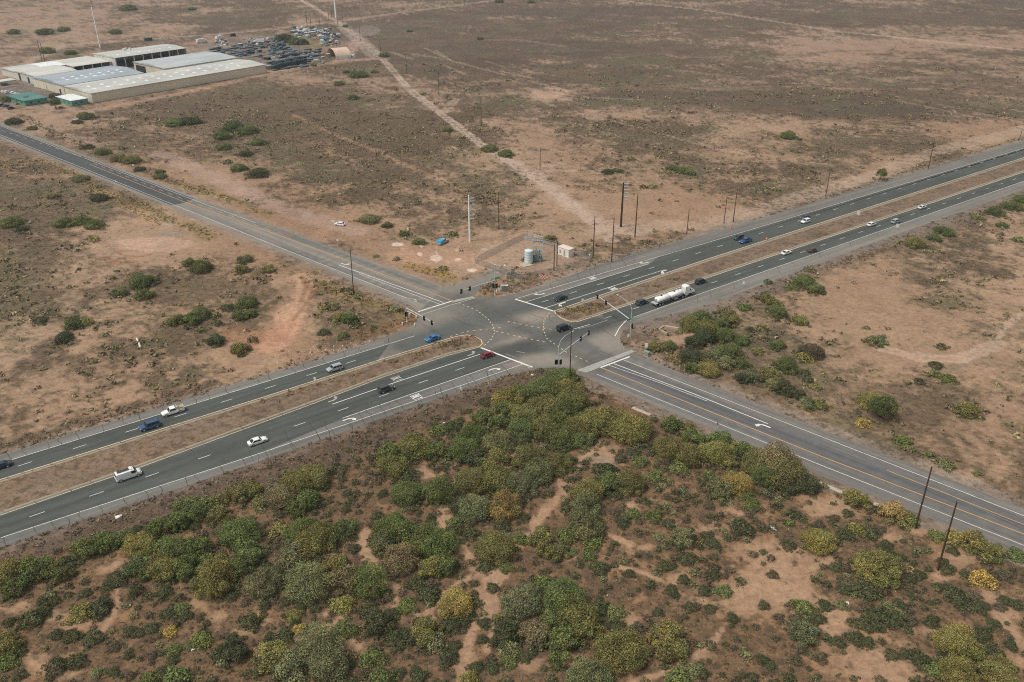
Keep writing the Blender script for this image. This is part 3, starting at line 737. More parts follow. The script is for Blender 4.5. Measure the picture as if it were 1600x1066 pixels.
# sealed cracks across the shoulders
def cracks(mb, a_line, b_line, n, ext0, ext1, x_rng):
    for i in range(n):
        t = (i + R.uniform(.1, .9)) / n; x = x_rng[0] + (x_rng[1] - x_rng[0]) * t
        ya = np.interp(x, [p[0] for p in a_line], [p[1] for p in a_line]); yb = np.interp(x, [p[0] for p in b_line], [p[1] for p in b_line])
        dx = R.uniform(3, 9)
        A = at(x - ext0 * dx, ya + (ya - yb) * ext0); B = at(x + dx * ext1, yb + (yb - ya) * (ext1 - 1))
        m = 4; pts = [tuple(A + (B - A) * k / m + Vector((R.uniform(-.35, .35), R.uniform(-.35, .35), 0))) for k in range(m + 1)]
        strip(mb, pts, R.uniform(.07, .15), seal, .0365)
def m7(mb):
    cracks(mb, L_WHT_L, L_OUT_L, 21, .05, 1, (-60, 560)); cracks(mb, L_WHT_L, L_OUT_L, 16, 1.1, .9, (540, 800))
    cracks(mb, U_OUT_L, U_WHT_L, 24, 0, .95, (-60, 640)); cracks(mb, U_YEL_L, U_MED_L, 26, .2, 1.6, (-40, 690)); cracks(mb, L_MED_L, L_YEL_L, 20, .2, 1.5, (-40, 740))
    cracks(mb, L_WHT_L, L_OUT_L, 6, 1.6, .8, (380, 560)); cracks(mb, L_WHT_R, L_OUT_R, 9, 0, .5, (1005, 1400)); cracks(mb, U_OUT_R, U_WHT_R, 10, 0, .9, (815, 1000))
    for i in range(26):
        x = R.uniform(650, 960); y = 500 + (x - 800) * .0 + R.uniform(-18, 60)
        if not in_poly(np.array([x]), np.array([y]), INTER)[0]: continue
        a = R.choice([HW_AZ, HW_AZ + PI / 2, X_AZ]) + R.uniform(-.3, .3); L = R.uniform(3, 12); p = at(x, y)
        pts = [tuple(p + Vector((math.cos(a), math.sin(a), 0)) * (L * k / 5) + Vector((R.uniform(-.5, .5), R.uniform(-.5, .5), 0))) for k in range(6)]
        strip(mb, pts, .11, seal, .0365)
marks("crack_seals", m7)
# pale concrete gutter along both medians
conc = pmat("pale_concrete", 'b0a08e', .9, noise=.15, nscale=.7)
# ------------------------------------------------------------------ foliage
def leaf_mat(name, use_object=True):
    m = bpy.data.materials.new(name); m.use_nodes = True
    nt = m.node_tree; b = nt.nodes["Principled BSDF"]
    b.inputs["Roughness"].default_value = 0.75; b.inputs["Specular IOR Level"].default_value = 0.2
    if use_object:
        oi = nt.nodes.new("ShaderNodeObjectInfo"); base = oi.outputs["Color"]
    else:
        a0 = nt.nodes.new("ShaderNodeAttribute"); a0.attribute_name = "tint"; base = a0.outputs["Color"]
    a = nt.nodes.new("ShaderNodeAttribute"); a.attribute_name = "tone"
    mr = nt.nodes.new("ShaderNodeMapRange"); mr.inputs[3].default_value = 0.38; mr.inputs[4].default_value = 2.45
    nt.links.new(a.outputs["Fac"], mr.inputs[0])
    v = nt.nodes.new("ShaderNodeVectorMath"); v.operation = 'SCALE'
    nt.links.new(base, v.inputs[0]); nt.links.new(mr.outputs[0], v.inputs["Scale"])
    # paler leaves are also yellower
    mx = nt.nodes.new("ShaderNodeMix"); mx.data_type = 'RGBA'; mx.blend_type = 'MULTIPLY'
    mr2 = nt.nodes.new("ShaderNodeMapRange"); mr2.inputs[1].default_value = .5; mr2.inputs[2].default_value = 1.0
    mr2.inputs[3].default_value = 0.0; mr2.inputs[4].default_value = 1.0
    nt.links.new(a.outputs["Fac"], mr2.inputs[0]); nt.links.new(mr2.outputs[0], mx.inputs[0])
    nt.links.new(v.outputs[0], mx.inputs[6]); mx.inputs[7].default_value = (1.06, 1.0, .88, 1)
    # warmer and cooler sprays within one crown
    w = nt.nodes.new("ShaderNodeAttribute"); w.attribute_name = "warm"
    m3 = nt.nodes.new("ShaderNodeMix"); m3.data_type = 'RGBA'; nt.links.new(w.outputs["Fac"], m3.inputs[0])
    m3.inputs[6].default_value = (.88, .98, .95, 1); m3.inputs[7].default_value = (1.16, 1.02, .90, 1)
    m4 = nt.nodes.new("ShaderNodeVectorMath"); m4.operation = 'MULTIPLY'; nt.links.new(mx.outputs[2], m4.inputs[0]); nt.links.new(m3.outputs[2], m4.inputs[1])
    nt.links.new(m4.outputs[0], b.inputs["Base Color"])
    return m
LEAF = leaf_mat("foliage"); LEAF_T = leaf_mat("scrub_foliage", False)
TWIG = pmat("pale_twigs", '7d7362', .9)
BARK = pmat("bark", '4c3d30', .95, noise=.25, nscale=2)

def cards(C, N, size, rg, aspect=1.5):
    """one small quad per centre, roughly facing its normal"""
    n = len(C)
    r = rg.normal(size=(n, 3)); nn = N + 0.75 * r
    nn /= np.linalg.norm(nn, axis=1, keepdims=True) + 1e-9
    a = rg.normal(size=(n, 3)); a -= nn * (a * nn).sum(1, keepdims=True); a /= np.linalg.norm(a, axis=1, keepdims=True) + 1e-9
    b = np.cross(nn, a)
    s = np.asarray(size).reshape(-1, 1) * rg.uniform(.55, 1.3, (n, 1))
    a = a * s * aspect / 2; b = b * s / 2
    V = np.stack([C - a, C + b * .9 - a * .1, C + a, C - b * .9 + a * .1], 1).reshape(-1, 3)
    Q = np.arange(4 * n).reshape(-1, 4)
    return V, Q
def crown_mesh(name, seed, n_cards, card, lobes=(11, 15), flat=1.0):
    rg = np.random.default_rng(seed)
    k = rg.integers(*lobes); cs = []; rs = []; tones = []
    for i in range(k):
        rho = 0.72 * math.sqrt((i + .3) / k) * rg.uniform(.8, 1.15); th = i * 2.4 + rg.uniform(-.5, .5)
        z = (0.74 - .45 * rho ** 2) * rg.uniform(.62, 1.12)
        r = rg.uniform(.24, .42) * (1.05 - .25 * rho)
        cs.append((rho * math.cos(th), rho * math.sin(th), max(z, r * .7))); rs.append(r); tones.append(rg.uniform(.28, .72))
    for i in range(k):       # skirts that reach down to the ground
        th = i * 2 * math.pi / k + rg.uniform(-.3, .3); rho = rg.uniform(.55, .82); r = rg.uniform(.16, .27)
        cs.append((rho * math.cos(th), rho * math.sin(th), r * rg.uniform(.8, 1.4))); rs.append(r); tones.append(rg.uniform(.2, .6))
    cs = np.array(cs); rs = np.array(rs); tones = np.array(tones)
    P = []; Nn = []; T = []
    while len(P) < n_cards:
        m = n_cards
        j = rg.choice(len(rs), m, p=rs ** 2 / (rs ** 2).sum())
        d = rg.normal(size=(m, 3)); d /= np.linalg.norm(d, axis=1, keepdims=True)
        bump = 1 + .22 * np.sin(d[:, 0] * 7 + j) * np.sin(d[:, 1] * 6 + 2 * j) + .12 * np.sin(d[:, 2] * 13 + d[:, 0] * 11)
        rad = rs[j] * bump * rg.uniform(.66, 1.10, m) ** .8 * (1 + .34 * (rg.random(m) < .14) * rg.random(m))
        p = cs[j] + d * rad[:, None] * [1, 1, .9]
        ok = (p[:, 2] > .02)
        dd = np.linalg.norm(p[:, None] - cs[None], axis=2) / rs[None]
        dd[np.arange(m), j] = 9
        ok &= dd.min(1) > .72
        ok &= (d[:, 2] > -.55) | (rg.random(m) < .25)
        P += list(p[ok]); Nn += list(d[ok]); T += list(tones[j[ok]] * .8 + .08 + .22 * rg.normal(size=ok.sum()))
    P = np.array(P[:n_cards]); Nn = np.array(Nn[:n_cards]); T = np.clip(np.array(T[:n_cards]), 0, 1)
    P[:, 2] *= flat
    V, Q = cards(P, Nn, np.full(n_cards, card), rg)
    dj = np.argmin(np.linalg.norm(P[:, None] / [1, 1, flat] - cs[None], axis=2) / rs[None], axis=1)
    Wm = np.clip(rg.uniform(.1, .9, len(rs))[dj] + .2 * rg.normal(size=n_cards), 0, 1)
    me = np_mesh(name, V, Q, {"tone": T, "warm": Wm}); me.materials.append(LEAF)
    return me
def trunk_mesh(name, seed):
    rg = random.Random(seed); mb = MB()
    for k in range(rg.randint(3, 4)):
        a = k * 2.1 + rg.uniform(-.4, .4); l = rg.uniform(.25, .42)
        p = Vector((math.cos(a) * .03, math.sin(a) * .03, 0)); pts = [p]; rr = [.035]
        for s in range(4):
            p = p + Vector((math.cos(a) * l * .3 + rg.uniform(-.04, .04), math.sin(a) * l * .3 + rg.uniform(-.04, .04), .16)); pts.append(p); rr.append(.030 - .006 * s)
        mb.tube(pts, rr, BARK, 6)
        for s in (2, 3, 4):
            a2 = a + rg.uniform(-1.4, 1.4); q = pts[s] + Vector((math.cos(a2) * .22, math.sin(a2) * .22, .16))
            mb.tube([pts[s], (pts[s] + q) / 2 + Vector((0, 0, .03)), q], [.014, .010, .004], BARK, 5)
            for w_ in range(2):
                a3 = rg.uniform(0, 6.28); e3 = rg.uniform(.3, 1.3); tip = Vector((math.cos(a3) * math.cos(e3), math.sin(a3) * math.cos(e3), math.sin(e3) * .98)) * rg.uniform(.86, 1.04)
                mb.tube([q, q.lerp(tip, .5) + Vector((0, 0, .04)), tip], [.009, .006, .003], TWIG, 4)
    return mb.mesh(name)
def shrub_mesh(name, seed, n, card, h=.75):
    rg = np.random.default_rng(seed)
    th = rg.uniform(0, 2 * math.pi, n); cz = rg.random(n) ** .8
    lob = 1 + .18 * np.sin(th * 3 + seed) + .12 * np.sin(th * 5 + 2 * seed)
    rr = np.sqrt(1 - cz ** 2) * lob * rg.uniform(.7, 1.08, n)
    P = np.stack([rr * np.cos(th), rr * np.sin(th), cz * h * rg.uniform(.75, 1.1, n) + .03], 1)
    N = np.stack([np.cos(th) * rr, np.sin(th) * rr, cz + .2], 1); N /= np.linalg.norm(N, axis=1, keepdims=True)
    blob = .5 + .3 * np.sin(th * 4 + cz * 7 + seed)
    T = np.clip(blob * .6 + .2 + .17 * rg.normal(size=n), 0, 1)
    V, Q = cards(P, N, np.full(n, card), rg, 1.7)
    me = np_mesh(name, V, Q, {"tone": T, "warm": np.clip(.5 + .25 * rg.normal(size=n), 0, 1)}); me.materials.append(LEAF)
    return me
CROWN_L = [crown_mesh("crown", 100 + i, 14000, .035, (10 + i % 3 * 4, 13 + i % 3 * 5)) for i in range(9)]
CROWN_S = [crown_mesh("crown", 200 + i, 5200, .056, (6, 9), .95) for i in range(8)]
TRUNKS = [trunk_mesh("trunk", i) for i in range(4)]
SHRUBS = [shrub_mesh("desert_shrub", 300 + i, 1100, .10) for i in range(8)]

TINT = {'g': '586239', 'o': '68663e', 'y': '716d40', 'b': '70664a', 's': '676a4c', 'd': '434832', 'Y': '8f7d48', 'B': '84724a', 'k': '514b3d'}
TWORD = {'g': 'green', 'o': 'olive green', 'y': 'yellowish green', 'b': 'brownish', 's': 'sage grey', 'd': 'dark green', 'Y': 'golden yellow', 'B': 'golden brown', 'k': 'bare grey'}
VEG = """290,790,18,g;320,787,16,g;345,780,14,o;375,767,20,o;395,765,16,o;410,780,15,o;250,825,20,g;275,815,20,g;307,800,18,g;342,805,17,o;372,830,26,g;220,852,24,y;250,855,22,g;275,860,24,g;305,855,22,g;220,885,24,g;255,885,25,y;290,887,22,g;320,875,16,g
137,855,20,g;165,845,20,g;190,840,18,g;437,775,22,b;462,755,24,o;490,745,24,o;482,780,20,g;462,795,18,g;340,890,26,y;387,865,22,g;375,880,22,g;470,835,24,g;460,860,22,s;490,845,26,y;435,825,14,o
15,895,24,y;50,892,24,g;75,885,20,g;20,917,20,g;92,895,18,o;125,955,18,y;155,950,16,d;8,1005,22,o;8,1030,18,g;312,1000,14,g;265,985,11,Y;270,1015,12,g;275,1055,18,g;232,1060,14,g;120,1032,14,d;145,995,14,d;112,992,13,d;50,965,18,d;67,952,14,d;87,1040,18,d;355,1017,18,d;262,957,12,d;282,950,12,g;170,912,11,d;187,907,12,d;212,922,12,d;232,930,9,d;257,922,12,d;280,933,9,d
375,832,26,g;332,907,30,y;412,910,26,s;480,912,32,s;475,828,26,g;500,842,26,o;537,825,20,g;455,880,20,s;525,882,20,y;540,907,24,b;577,910,28,g;612,825,26,g;632,830,22,g;595,852,20,s;627,872,26,b;667,842,28,g;687,850,26,g;672,887,20,y;692,882,22,g;535,942,18,y;575,950,16,d;540,982,18,g;592,972,24,d;620,995,18,d;662,987,24,o;390,970,16,d;402,965,9,Y;460,960,12,y;467,982,10,Y;442,992,15,d;500,1012,34,s;425,1025,26,o;512,1037,30,s;450,1042,24,s;362,1020,22,d;347,1035,9,s;315,997,15,g;582,1025,18,g;545,1037,10,d;595,1060,20,g;462,1060,20,s;670,927,16,d;650,910,16,d;673,912,10,k
712,942,26,Y;730,962,14,d;705,975,14,d;670,982,20,o;677,1000,18,s;815,940,28,s;882,935,32,g;900,960,32,o;865,965,20,g;835,990,26,b;877,1005,26,g;915,985,24,o;790,990,22,d;795,1010,16,s;972,1017,36,o;920,1055,30,s;775,857,28,o;760,882,12,d;792,885,11,g;712,825,13,d;735,832,12,d;812,840,12,g;847,845,22,o;870,860,18,o;912,820,26,s;887,835,16,g;925,847,14,g;920,867,11,g;937,887,14,d;850,910,16,g;845,925,12,d;962,955,13,g;935,950,14,d;962,977,14,d;700,1025,16,d;655,1055,14,d;640,992,16,d;635,945,14,g;615,960,10,d;745,1040,10,d;757,972,10,d;777,965,9,g;770,917,10,d;747,942,9,d;770,1042,10,d;797,1032,12,g;735,1060,16,y
647,697,24,o;685,705,18,g;610,710,20,g;615,730,22,o;640,740,14,d;740,682,24,g;725,702,22,g;740,712,20,d;772,692,22,s;775,717,20,o;755,722,14,o;682,767,24,g;637,770,22,g;735,752,24,o;775,750,26,o;812,760,24,s;787,790,26,B;740,795,24,s;720,790,18,d;830,715,26,o;870,725,22,o;840,735,24,s;780,660,16,g;755,650,18,g;795,625,24,y;815,617,22,g;790,640,18,g;850,607,24,g;875,592,22,g;892,587,14,g;887,612,22,y;855,635,24,o;895,625,22,o;882,645,24,g;820,647,22,o;815,670,20,g;815,690,13,d;850,670,22,o;877,680,22,g;880,695,14,d;902,670,20,o;925,662,24,y;950,657,26,y;982,670,28,y;910,687,18,g;920,767,24,y;915,785,22,s;950,755,20,g;985,755,22,o;950,732,12,d;895,720,8,d;892,748,8,d;887,762,8,d;785,820,14,d;712,815,12,g;690,668,11,g;702,665,12,d;710,662,12,d;678,674,9,g
932,660,20,g;987,672,26,y;1050,662,18,g;1070,665,14,o;1045,700,22,o;1085,685,16,g;1075,710,22,o;1115,707,24,y;1125,687,18,g;1142,695,14,o;1165,707,18,g;1137,720,16,o;1107,740,10,g;1062,730,14,g;1182,722,22,o;1215,720,34,b;1225,740,30,o;1195,740,22,g;1260,755,20,d;1232,760,16,d;1152,755,22,Y;1125,762,20,s;947,755,18,g;1000,720,12,g;970,715,10,d;990,705,11,d;942,732,14,d;1025,742,13,g;1022,805,12,g;990,802,11,g;972,815,10,d;1045,817,10,d;1065,840,20,s;1115,847,12,d;1105,835,10,d;1160,822,16,d;1112,807,9,d;1075,775,9,d;1232,850,11,d;1280,845,24,y;1235,817,9,g;1235,802,9,d;1212,790,9,d;1175,787,12,g;1167,772,12,g
1040,990,26,y;1050,1015,24,o;1015,910,9,d;1130,922,12,g;1100,922,10,d;1157,907,9,d;1050,922,12,d;1075,870,14,d;1115,897,10,d;1035,885,10,d;1257,947,16,g;1277,965,13,d;1255,990,22,s;1287,942,9,d;1060,1057,18,g;1085,1045,12,s;1080,947,10,d;1110,1007,9,d;1167,1025,9,s
1372,887,32,y;1340,825,14,y;1360,832,14,d;1412,807,16,y;1396,800,20,B;1425,812,12,g;1495,838,16,y;1520,845,20,y;1545,860,20,o;1537,902,18,Y;1570,897,12,k;1495,927,18,d;1500,942,12,d;1527,947,12,d;1405,942,11,d;1352,920,18,d;1377,960,17,d;1405,967,15,d;1350,972,14,d;1495,1002,30,y;1515,1020,22,o;1542,1012,12,d;1457,972,11,d;1540,987,13,d;1500,1052,28,y;1562,1052,28,y;1462,1045,14,g;1437,1025,15,d;1482,1035,10,d;1395,1022,11,d;1337,995,14,d;1355,1002,10,d;1310,1002,10,d;1290,995,9,d;1292,945,10,d;1320,917,11,d;1290,912,9,d;1465,835,12,g;1480,887,12,d;1587,942,10,d;1580,1007,10,d;1590,865,14,g;1320,832,12,d;1335,778,18,y;1350,782,14,y;1372,795,9,d
1097,500,20,g;1082,507,18,o;1107,512,18,o;1125,507,16,g;1135,487,14,b;1140,500,16,o;1100,527,18,d;1135,525,18,g;1160,532,13,g;1085,535,16,d;1022,542,12,y;1045,540,12,g;1057,560,12,b;1082,557,20,d;1107,577,18,y;1082,575,14,g;1120,552,16,s;1140,547,18,g;1160,567,14,g;1135,567,16,s;1195,465,13,o;1207,472,12,y;1215,487,16,g;1250,500,13,o;1162,479,10,g;1172,514,7,d;1192,511,9,o;1215,540,12,g;1190,527,8,b;1185,547,10,o;1267,550,18,k;1260,557,12,y;1230,572,18,g;1205,587,18,o;1175,587,16,s;1162,590,14,d;1225,605,16,d;1210,602,14,s;1257,582,9,d;1262,592,9,d;1275,604,9,o;1245,615,14,d;1260,630,15,s;1280,630,13,o;1370,532,15,s;1354,512,6,s;1362,627,22,y;1375,635,20,g;1350,660,12,Y;1462,570,10,d;1460,582,9,g;1480,590,12,g;1437,595,9,d;1510,640,17,y;1412,687,13,g;1425,702,7,g;1452,710,9,g;1480,725,13,s;1471,541,9,d;1527,740,7,g
1257,440,17,g;1275,452,14,g;1240,448,10,g;1430,380,16,o;1460,372,12,g;1477,362,14,g;1555,331,14,g;1527,340,8,o;1582,322,14,g;1597,312,12,g;1565,351,9,g;1565,366,5,d;1592,375,9,g
220,440,17,g;237,437,12,g;225,460,14,g;187,457,12,s;295,410,11,g;315,417,16,g;382,405,12,s;377,421,12,y;115,506,14,g;135,502,11,o;100,527,14,d;275,500,14,o;297,500,15,g;312,490,16,g;265,502,9,g;340,505,9,d;337,492,9,g;387,472,16,g;375,492,14,g;390,490,12,g;355,480,10,d;315,515,8,g;337,532,14,d;375,545,16,o;395,530,9,d;180,544,7,g;147,565,6,g;135,585,6,g;17,395,5,g;62,500,10,d
100,348,15,g;125,345,14,g;147,351,14,g;16,348,16,g;34,357,10,d;83,306,10,o;155,309,13,d;153,292,5,g;125,279,12,s;147,373,9,y;161,237,11,g;187,248,12,o;206,250,13,o;137,229,9,d;22,190,12,d;50,200,8,o;219,264,8,d;250,276,9,g;365,198,17,g;347,212,14,g;387,204,14,g;403,222,12,g;350,229,12,g;384,240,10,d;356,253,7,d;372,262,12,g;403,270,16,d;419,420,11,y;272,192,14,g;294,189,14,d;134,182,12,g
545,497,14,g;533,496,12,y;557,505,9,d;506,481,9,y;521,478,10,s;506,518,10,d;537,523,9,g;584,511,6,g;614,481,9,s;623,484,8,s;533,453,5,d;548,458,5,s;545,452,6,d;560,461,7,s;588,400,5,g;577,342,15,s;692,419,8,g;654,377,11,g;631,365,9,g;605,352,9,d;707,366,8,g;1232,212,13,g;700,203,8,g;14,154,11,g;41,157,12,g;52,159,9,g;86,150,9,d;88,163,8,g;1375,273,9,g;620,404,6,d
1018,292,7,g;1005,292,6,d;950,268,9,d;965,266,8,g;1050,262,9,g;1065,266,10,g;1080,270,8,g;985,248,7,g;560,116,14,g;542,112,6,d;530,130,9,g;585,112,6,g;552,152,9,g;600,86,8,g;540,41,5,g;445,60,12,d;460,65,10,g;474,66,8,d;640,48,5,g;765,232,12,g;790,240,12,g;820,405,6,d;860,372,10,o;750,60,5,g;780,2,7,g;830,3,6,g;250,268,8,g;490,102,5,g;100,46,9,g;70,50,12,g;20,50,9,g;200,12,12,g;75,80,10,g;110,82,9,g;180,50,9,g;300,14,6,g;305,190,10,d;120,190,8,d;190,232,6,d;1265,420,9,o;1200,440,7,d"""
COVER = []      # photo positions already taken by named plants
def region_of(px, py):
    a = np.array([float(px)]); b = np.array([float(py)])
    if foreground_mask(a, b)[0]:
        return "in the thicket between highway and side road"
    if py > 300 and px > 930 + max(0, (480 - py)) * 1.2 and py > 620 - px * .22: return "in the open field across the side road"
    if px < 660 and py > 215 + px * .4: return "on the bare field beside the highway"
    if px < 340 and py < 215: return "near the metal warehouses"
    return "on the desert behind the junction"
used_labels = set()
def veg_label(size, c, kind, x, y, reg=None):
    reg = reg or region_of(x, y)
    t = "%s%s %s %s, %d percent across, %d down" % (size, TWORD[c], kind, reg.replace("between highway and side road", "below the highway").replace("in the open field across", "across").replace("on the bare field beside", "in field beside"), round(x / 16), round(y / 10.66))
    return t
def unique(t):
    base = t; k = 0
    alts = ["low ", "rounded ", "spreading ", "ragged ", "dense ", "thin ", "lopsided ", "squat "]
    while t in used_labels:
        t = alts[k % 8] + base if k < 8 else alts[k % 8] + alts[(k // 8) % 8] + base; k += 1
    used_labels.add(t)
    return t
def jitter_col(c, rg, j=.12):
    v = np.array(lin(TINT[c])) * rg.uniform(1 - j, 1 + j) * np.array([rg.uniform(.94, 1.06), 1, rg.uniform(.92, 1.08)])
    return (*v, 1)
rgv = random.Random(77)
N_TREE = 0; SHRUB_SPECS = []
def plant(x, y, r, c, lab=None, upright=False):
    global N_TREE
    g0 = at(x, y); rm = r * depth_of(g0) / FPX
    tree = rm >= 2.3
    fgp = foreground_mask(np.array([float(x)]), np.array([float(y)]))[0]
    rm *= 1.16 if fgp else 1.1
    h = rm * (.95 if fgp else (.85 if g0.y < 300 else (.9 if (y < 75 and 430 < x < 490) else .62)))
    if upright: h = rm * 1.7
    g = at(x, y, h * .42 if not upright else 0); g.z = 0
    if upright: g = at(x, y + r * .9)
    COVER.append((g.x, g.y, rm))
    big = rm > 3.6
    if tree:
        size = "large " if rm > 5.2 else ("" if rm > 3.4 else "small ")
        t = empty("mesquite_tree", g, rgv.uniform(0, 6.28))
        tag(t, unique(lab or veg_label(size, c, "tree", x, y)), "tree", "trees and bushes of the desert")
        cr = link("crown", rgv.choice(CROWN_L if big else CROWN_S), t)
        tr = link("trunk", rgv.choice(TRUNKS), t)
        cr.scale = (rm * rgv.uniform(.98, 1.1), rm * rgv.uniform(.98, 1.1), h * rgv.uniform(.95, 1.15)); cr.color = jitter_col(c, rgv)
        tr.scale = (rm, rm, h)
        if upright: cr.location = (0, 0, h * .35); cr.scale = (rm, rm, h * .7)
        N_TREE += 1
    else:
        SHRUB_SPECS.append((g.x, g.y, rm, c, x, y, r))
for item in VEG.replace("\n", ";").split(";"):
    if item.strip():
        x, y, r, c = item.split(","); plant(float(x), float(y), float(r), c, upright=(x == '1375' or item.startswith('88,163')))

# low shrubs: the largest as things of their own, the rest of the brush as one stuff
COV = np.array(COVER)
def clear_of(X, Y, k=.85):
    m = np.ones(len(X), bool)
    for cx_, cy_, r_ in COVER: m &= (X - cx_) ** 2 + (Y - cy_) ** 2 > (r_ * k) ** 2
    return m
def scatter(n, box, rg):
    X = rg.uniform(box[0], box[1], n); Y = rg.uniform(box[2], box[3], n)
    px, py = to_px(X, Y)
    return X, Y, px, py
rg = np.random.default_rng(21)
X, Y, PX, PY = scatter(26000, (-150, 210, 60, 225), rg)
lit, fgm, bare = litter_field(X, Y, PX, PY)
keep = fgm & (PX > -150) & (PX < 1750) & (PY < 1180) & (rg.random(len(X)) < (.20 + .50 * lit) * np.clip(1.25 - bare, .14, 1))
Z0 = seg_dist(X, Y, wline(L_OUT_L)); Z1 = seg_dist(X, Y, wline(S_OUT_B))
keep &= (Z0 > 8) & (Z1 > 6) & clear_of(X, Y)
X, Y, PX, PY = X[keep], Y[keep], PX[keep], PY[keep]
size = rg.uniform(.3, 1.0, len(X)) ** 1.8 * 1.4
# keep neighbours apart
order = np.argsort(-size); grid = {}; sel = []
for i in order:
    gx, gy = int(X[i] // 2.2), int(Y[i] // 2.2); ok = True
    for a in (-1, 0, 1):
        for b in (-1, 0, 1):
            for j in grid.get((gx + a, gy + b), ()):
                if math.hypot(X[i] - X[j], Y[i] - Y[j]) < (size[i] + size[j]) * .72: ok = False; break
    if ok: grid.setdefault((gx, gy), []).append(i); sel.append(i)
sel = np.array(sel)
infr = (PX[sel] > 4) & (PX[sel] < 1596) & (PY[sel] < 1062)
SC = 'dkddkdskd'
for i in sel[infr]:
    SHRUB_SPECS.append((X[i], Y[i], size[i], SC[rgv.randrange(9)], PX[i], PY[i], size[i] * FPX / (Y[i] * CT + CAMH * ST)))
rest = sel[~infr]
SHRUB_SPECS.sort(key=lambda s_: -s_[6])
for sx_, sy_, r_, c, px_, py_, rp in SHRUB_SPECS[:298]:
    s = link("desert_shrub", rgv.choice(SHRUBS))
    s.location = (sx_, sy_, 0); s.rotation_euler = (0, 0, rgv.uniform(0, 6.28))
    hh = rgv.uniform(.75, 1.0) * (1 if sy_ < 260 else .7)
    s.scale = (r_, r_ * rgv.uniform(.8, 1.1), r_ * hh); s.color = jitter_col(c, rgv)
    tag(s, unique(veg_label("low " if r_ < 1.4 else "mid-sized ", c, "bush", px_, py_)), "bush", "low bushes on the desert floor")
SM = SHRUB_SPECS[298:]
print("min shrub px", SHRUB_SPECS[297][6], "small", len(SM))
def tufts(name, X, Y, S, tints, n_per, label, cat, h=.8, seed=1, card=.42):
    rg = np.random.default_rng(seed); n = len(X); m = n * n_per
    k = np.repeat(np.arange(n), n_per)
    th = rg.uniform(0, 2 * math.pi, m); cz = rg.random(m); rr = np.sqrt(1 - cz ** 2) * rg.uniform(.45, 1.05, m)
    s = S[k]
    P = np.stack([X[k] + rr * np.cos(th) * s, Y[k] + rr * np.sin(th) * s, (cz * h * .8 + .08) * s], 1)
    N = np.stack([np.cos(th) * rr, np.sin(th) * rr, cz + .3], 1)
    V, Q = cards(P, N, card * s, rg, 1.5)
    T = np.clip(.45 + .2 * rg.normal(size=m), 0, 1)
    me = np_mesh(name, V, Q, {"tone": T, "tint": tints[k], "warm": np.clip(.5 + .2 * rg.normal(size=m), 0, 1)}); me.materials.append(LEAF_T)
    o = link(name, me); tag(o, label, cat, kind="stuff"); return o
def tint_arr(n, cols, rg, j=.18):
    A = np.array([lin(c) for c in cols]); return A[rg.integers(0, len(cols), n)] * rg.uniform(1 - j, 1 + j, (n, 1))
SX = np.concatenate([X[rest], [s_[0] for s_ in SM]]); SY = np.concatenate([Y[rest], [s_[1] for s_ in SM]]); SS = np.concatenate([size[rest], [s_[2] for s_ in SM]])
ST_ = np.concatenate([tint_arr(len(rest), ['474a33', '433f31', '50503a', '524b3b', '5a5b45', '483d2f', '3f422e'], rg), np.array([lin(TINT[s_[3]]) for s_ in SM]) * rg.uniform(.85, 1.15, (len(SM), 1))])
tufts("low_brush", SX, SY, SS, ST_, 120, "low dark brush covering the ground below the highway", "brush", card=.22)
# fields beyond: sparse tufts following the litter
X, Y, PX, PY = scatter(260000, (-460, 460, 150, 700), rg)
lit, fgm, bare = litter_field(X, Y, PX, PY)
prob = np.clip(.03 + .55 * lit, 0, 1) * np.clip(1.3 - Y / 560, .12, 1)
clump = sst(.46, .60, fbm(X, Y, 13, 4, 90)) * (1 - .6 * sst(.10, .02, np.abs(fbm(X, Y, 60, 4, 95) - .5)))
keep = (~fgm) & (PX > -120) & (PX < 1720) & (rg.random(len(X)) < prob * (.12 + .95 * clump))
keep &= ~on_road(PX, PY)
for poly in (MEDIAN_L, MEDIAN_R): keep &= ~in_poly(PX, PY, poly)
WH = [(0, 100), (60, 92), (150, 75), (310, 55), (440, 45), (560, 60), (560, 100), (420, 116), (150, 165), (0, 175)]
keep &= ~in_poly(PX, PY, WH)
for pts, w, c_, a_ in DIRT_ROADS:
    if w >= 2: keep &= seg_dist(X, Y, wline(pts)) > w * .8
for L in (U_OUT_L, U_OUT_R, L_OUT_R, N_OUT_T, N_OUT_B, S_OUT_T): keep &= seg_dist(X, Y, wline(L)) > 4.5
X, Y, PX, PY = X[keep], Y[keep], PX[keep], PY[keep]
n = len(X); S = rg.uniform(.25, 1.0, n) ** 1.4 * (1.1 + Y / 1100)
tufts("field_scrub", X, Y, S, tint_arr(n, ['6a5f4c', '665646', '6f644b', '757050', '625b48', '7a705a', '5c5e44'], rg), 9, "sparse low scrub dotted over the open desert fields", "scrub", seed=5, card=.62, h=.7)
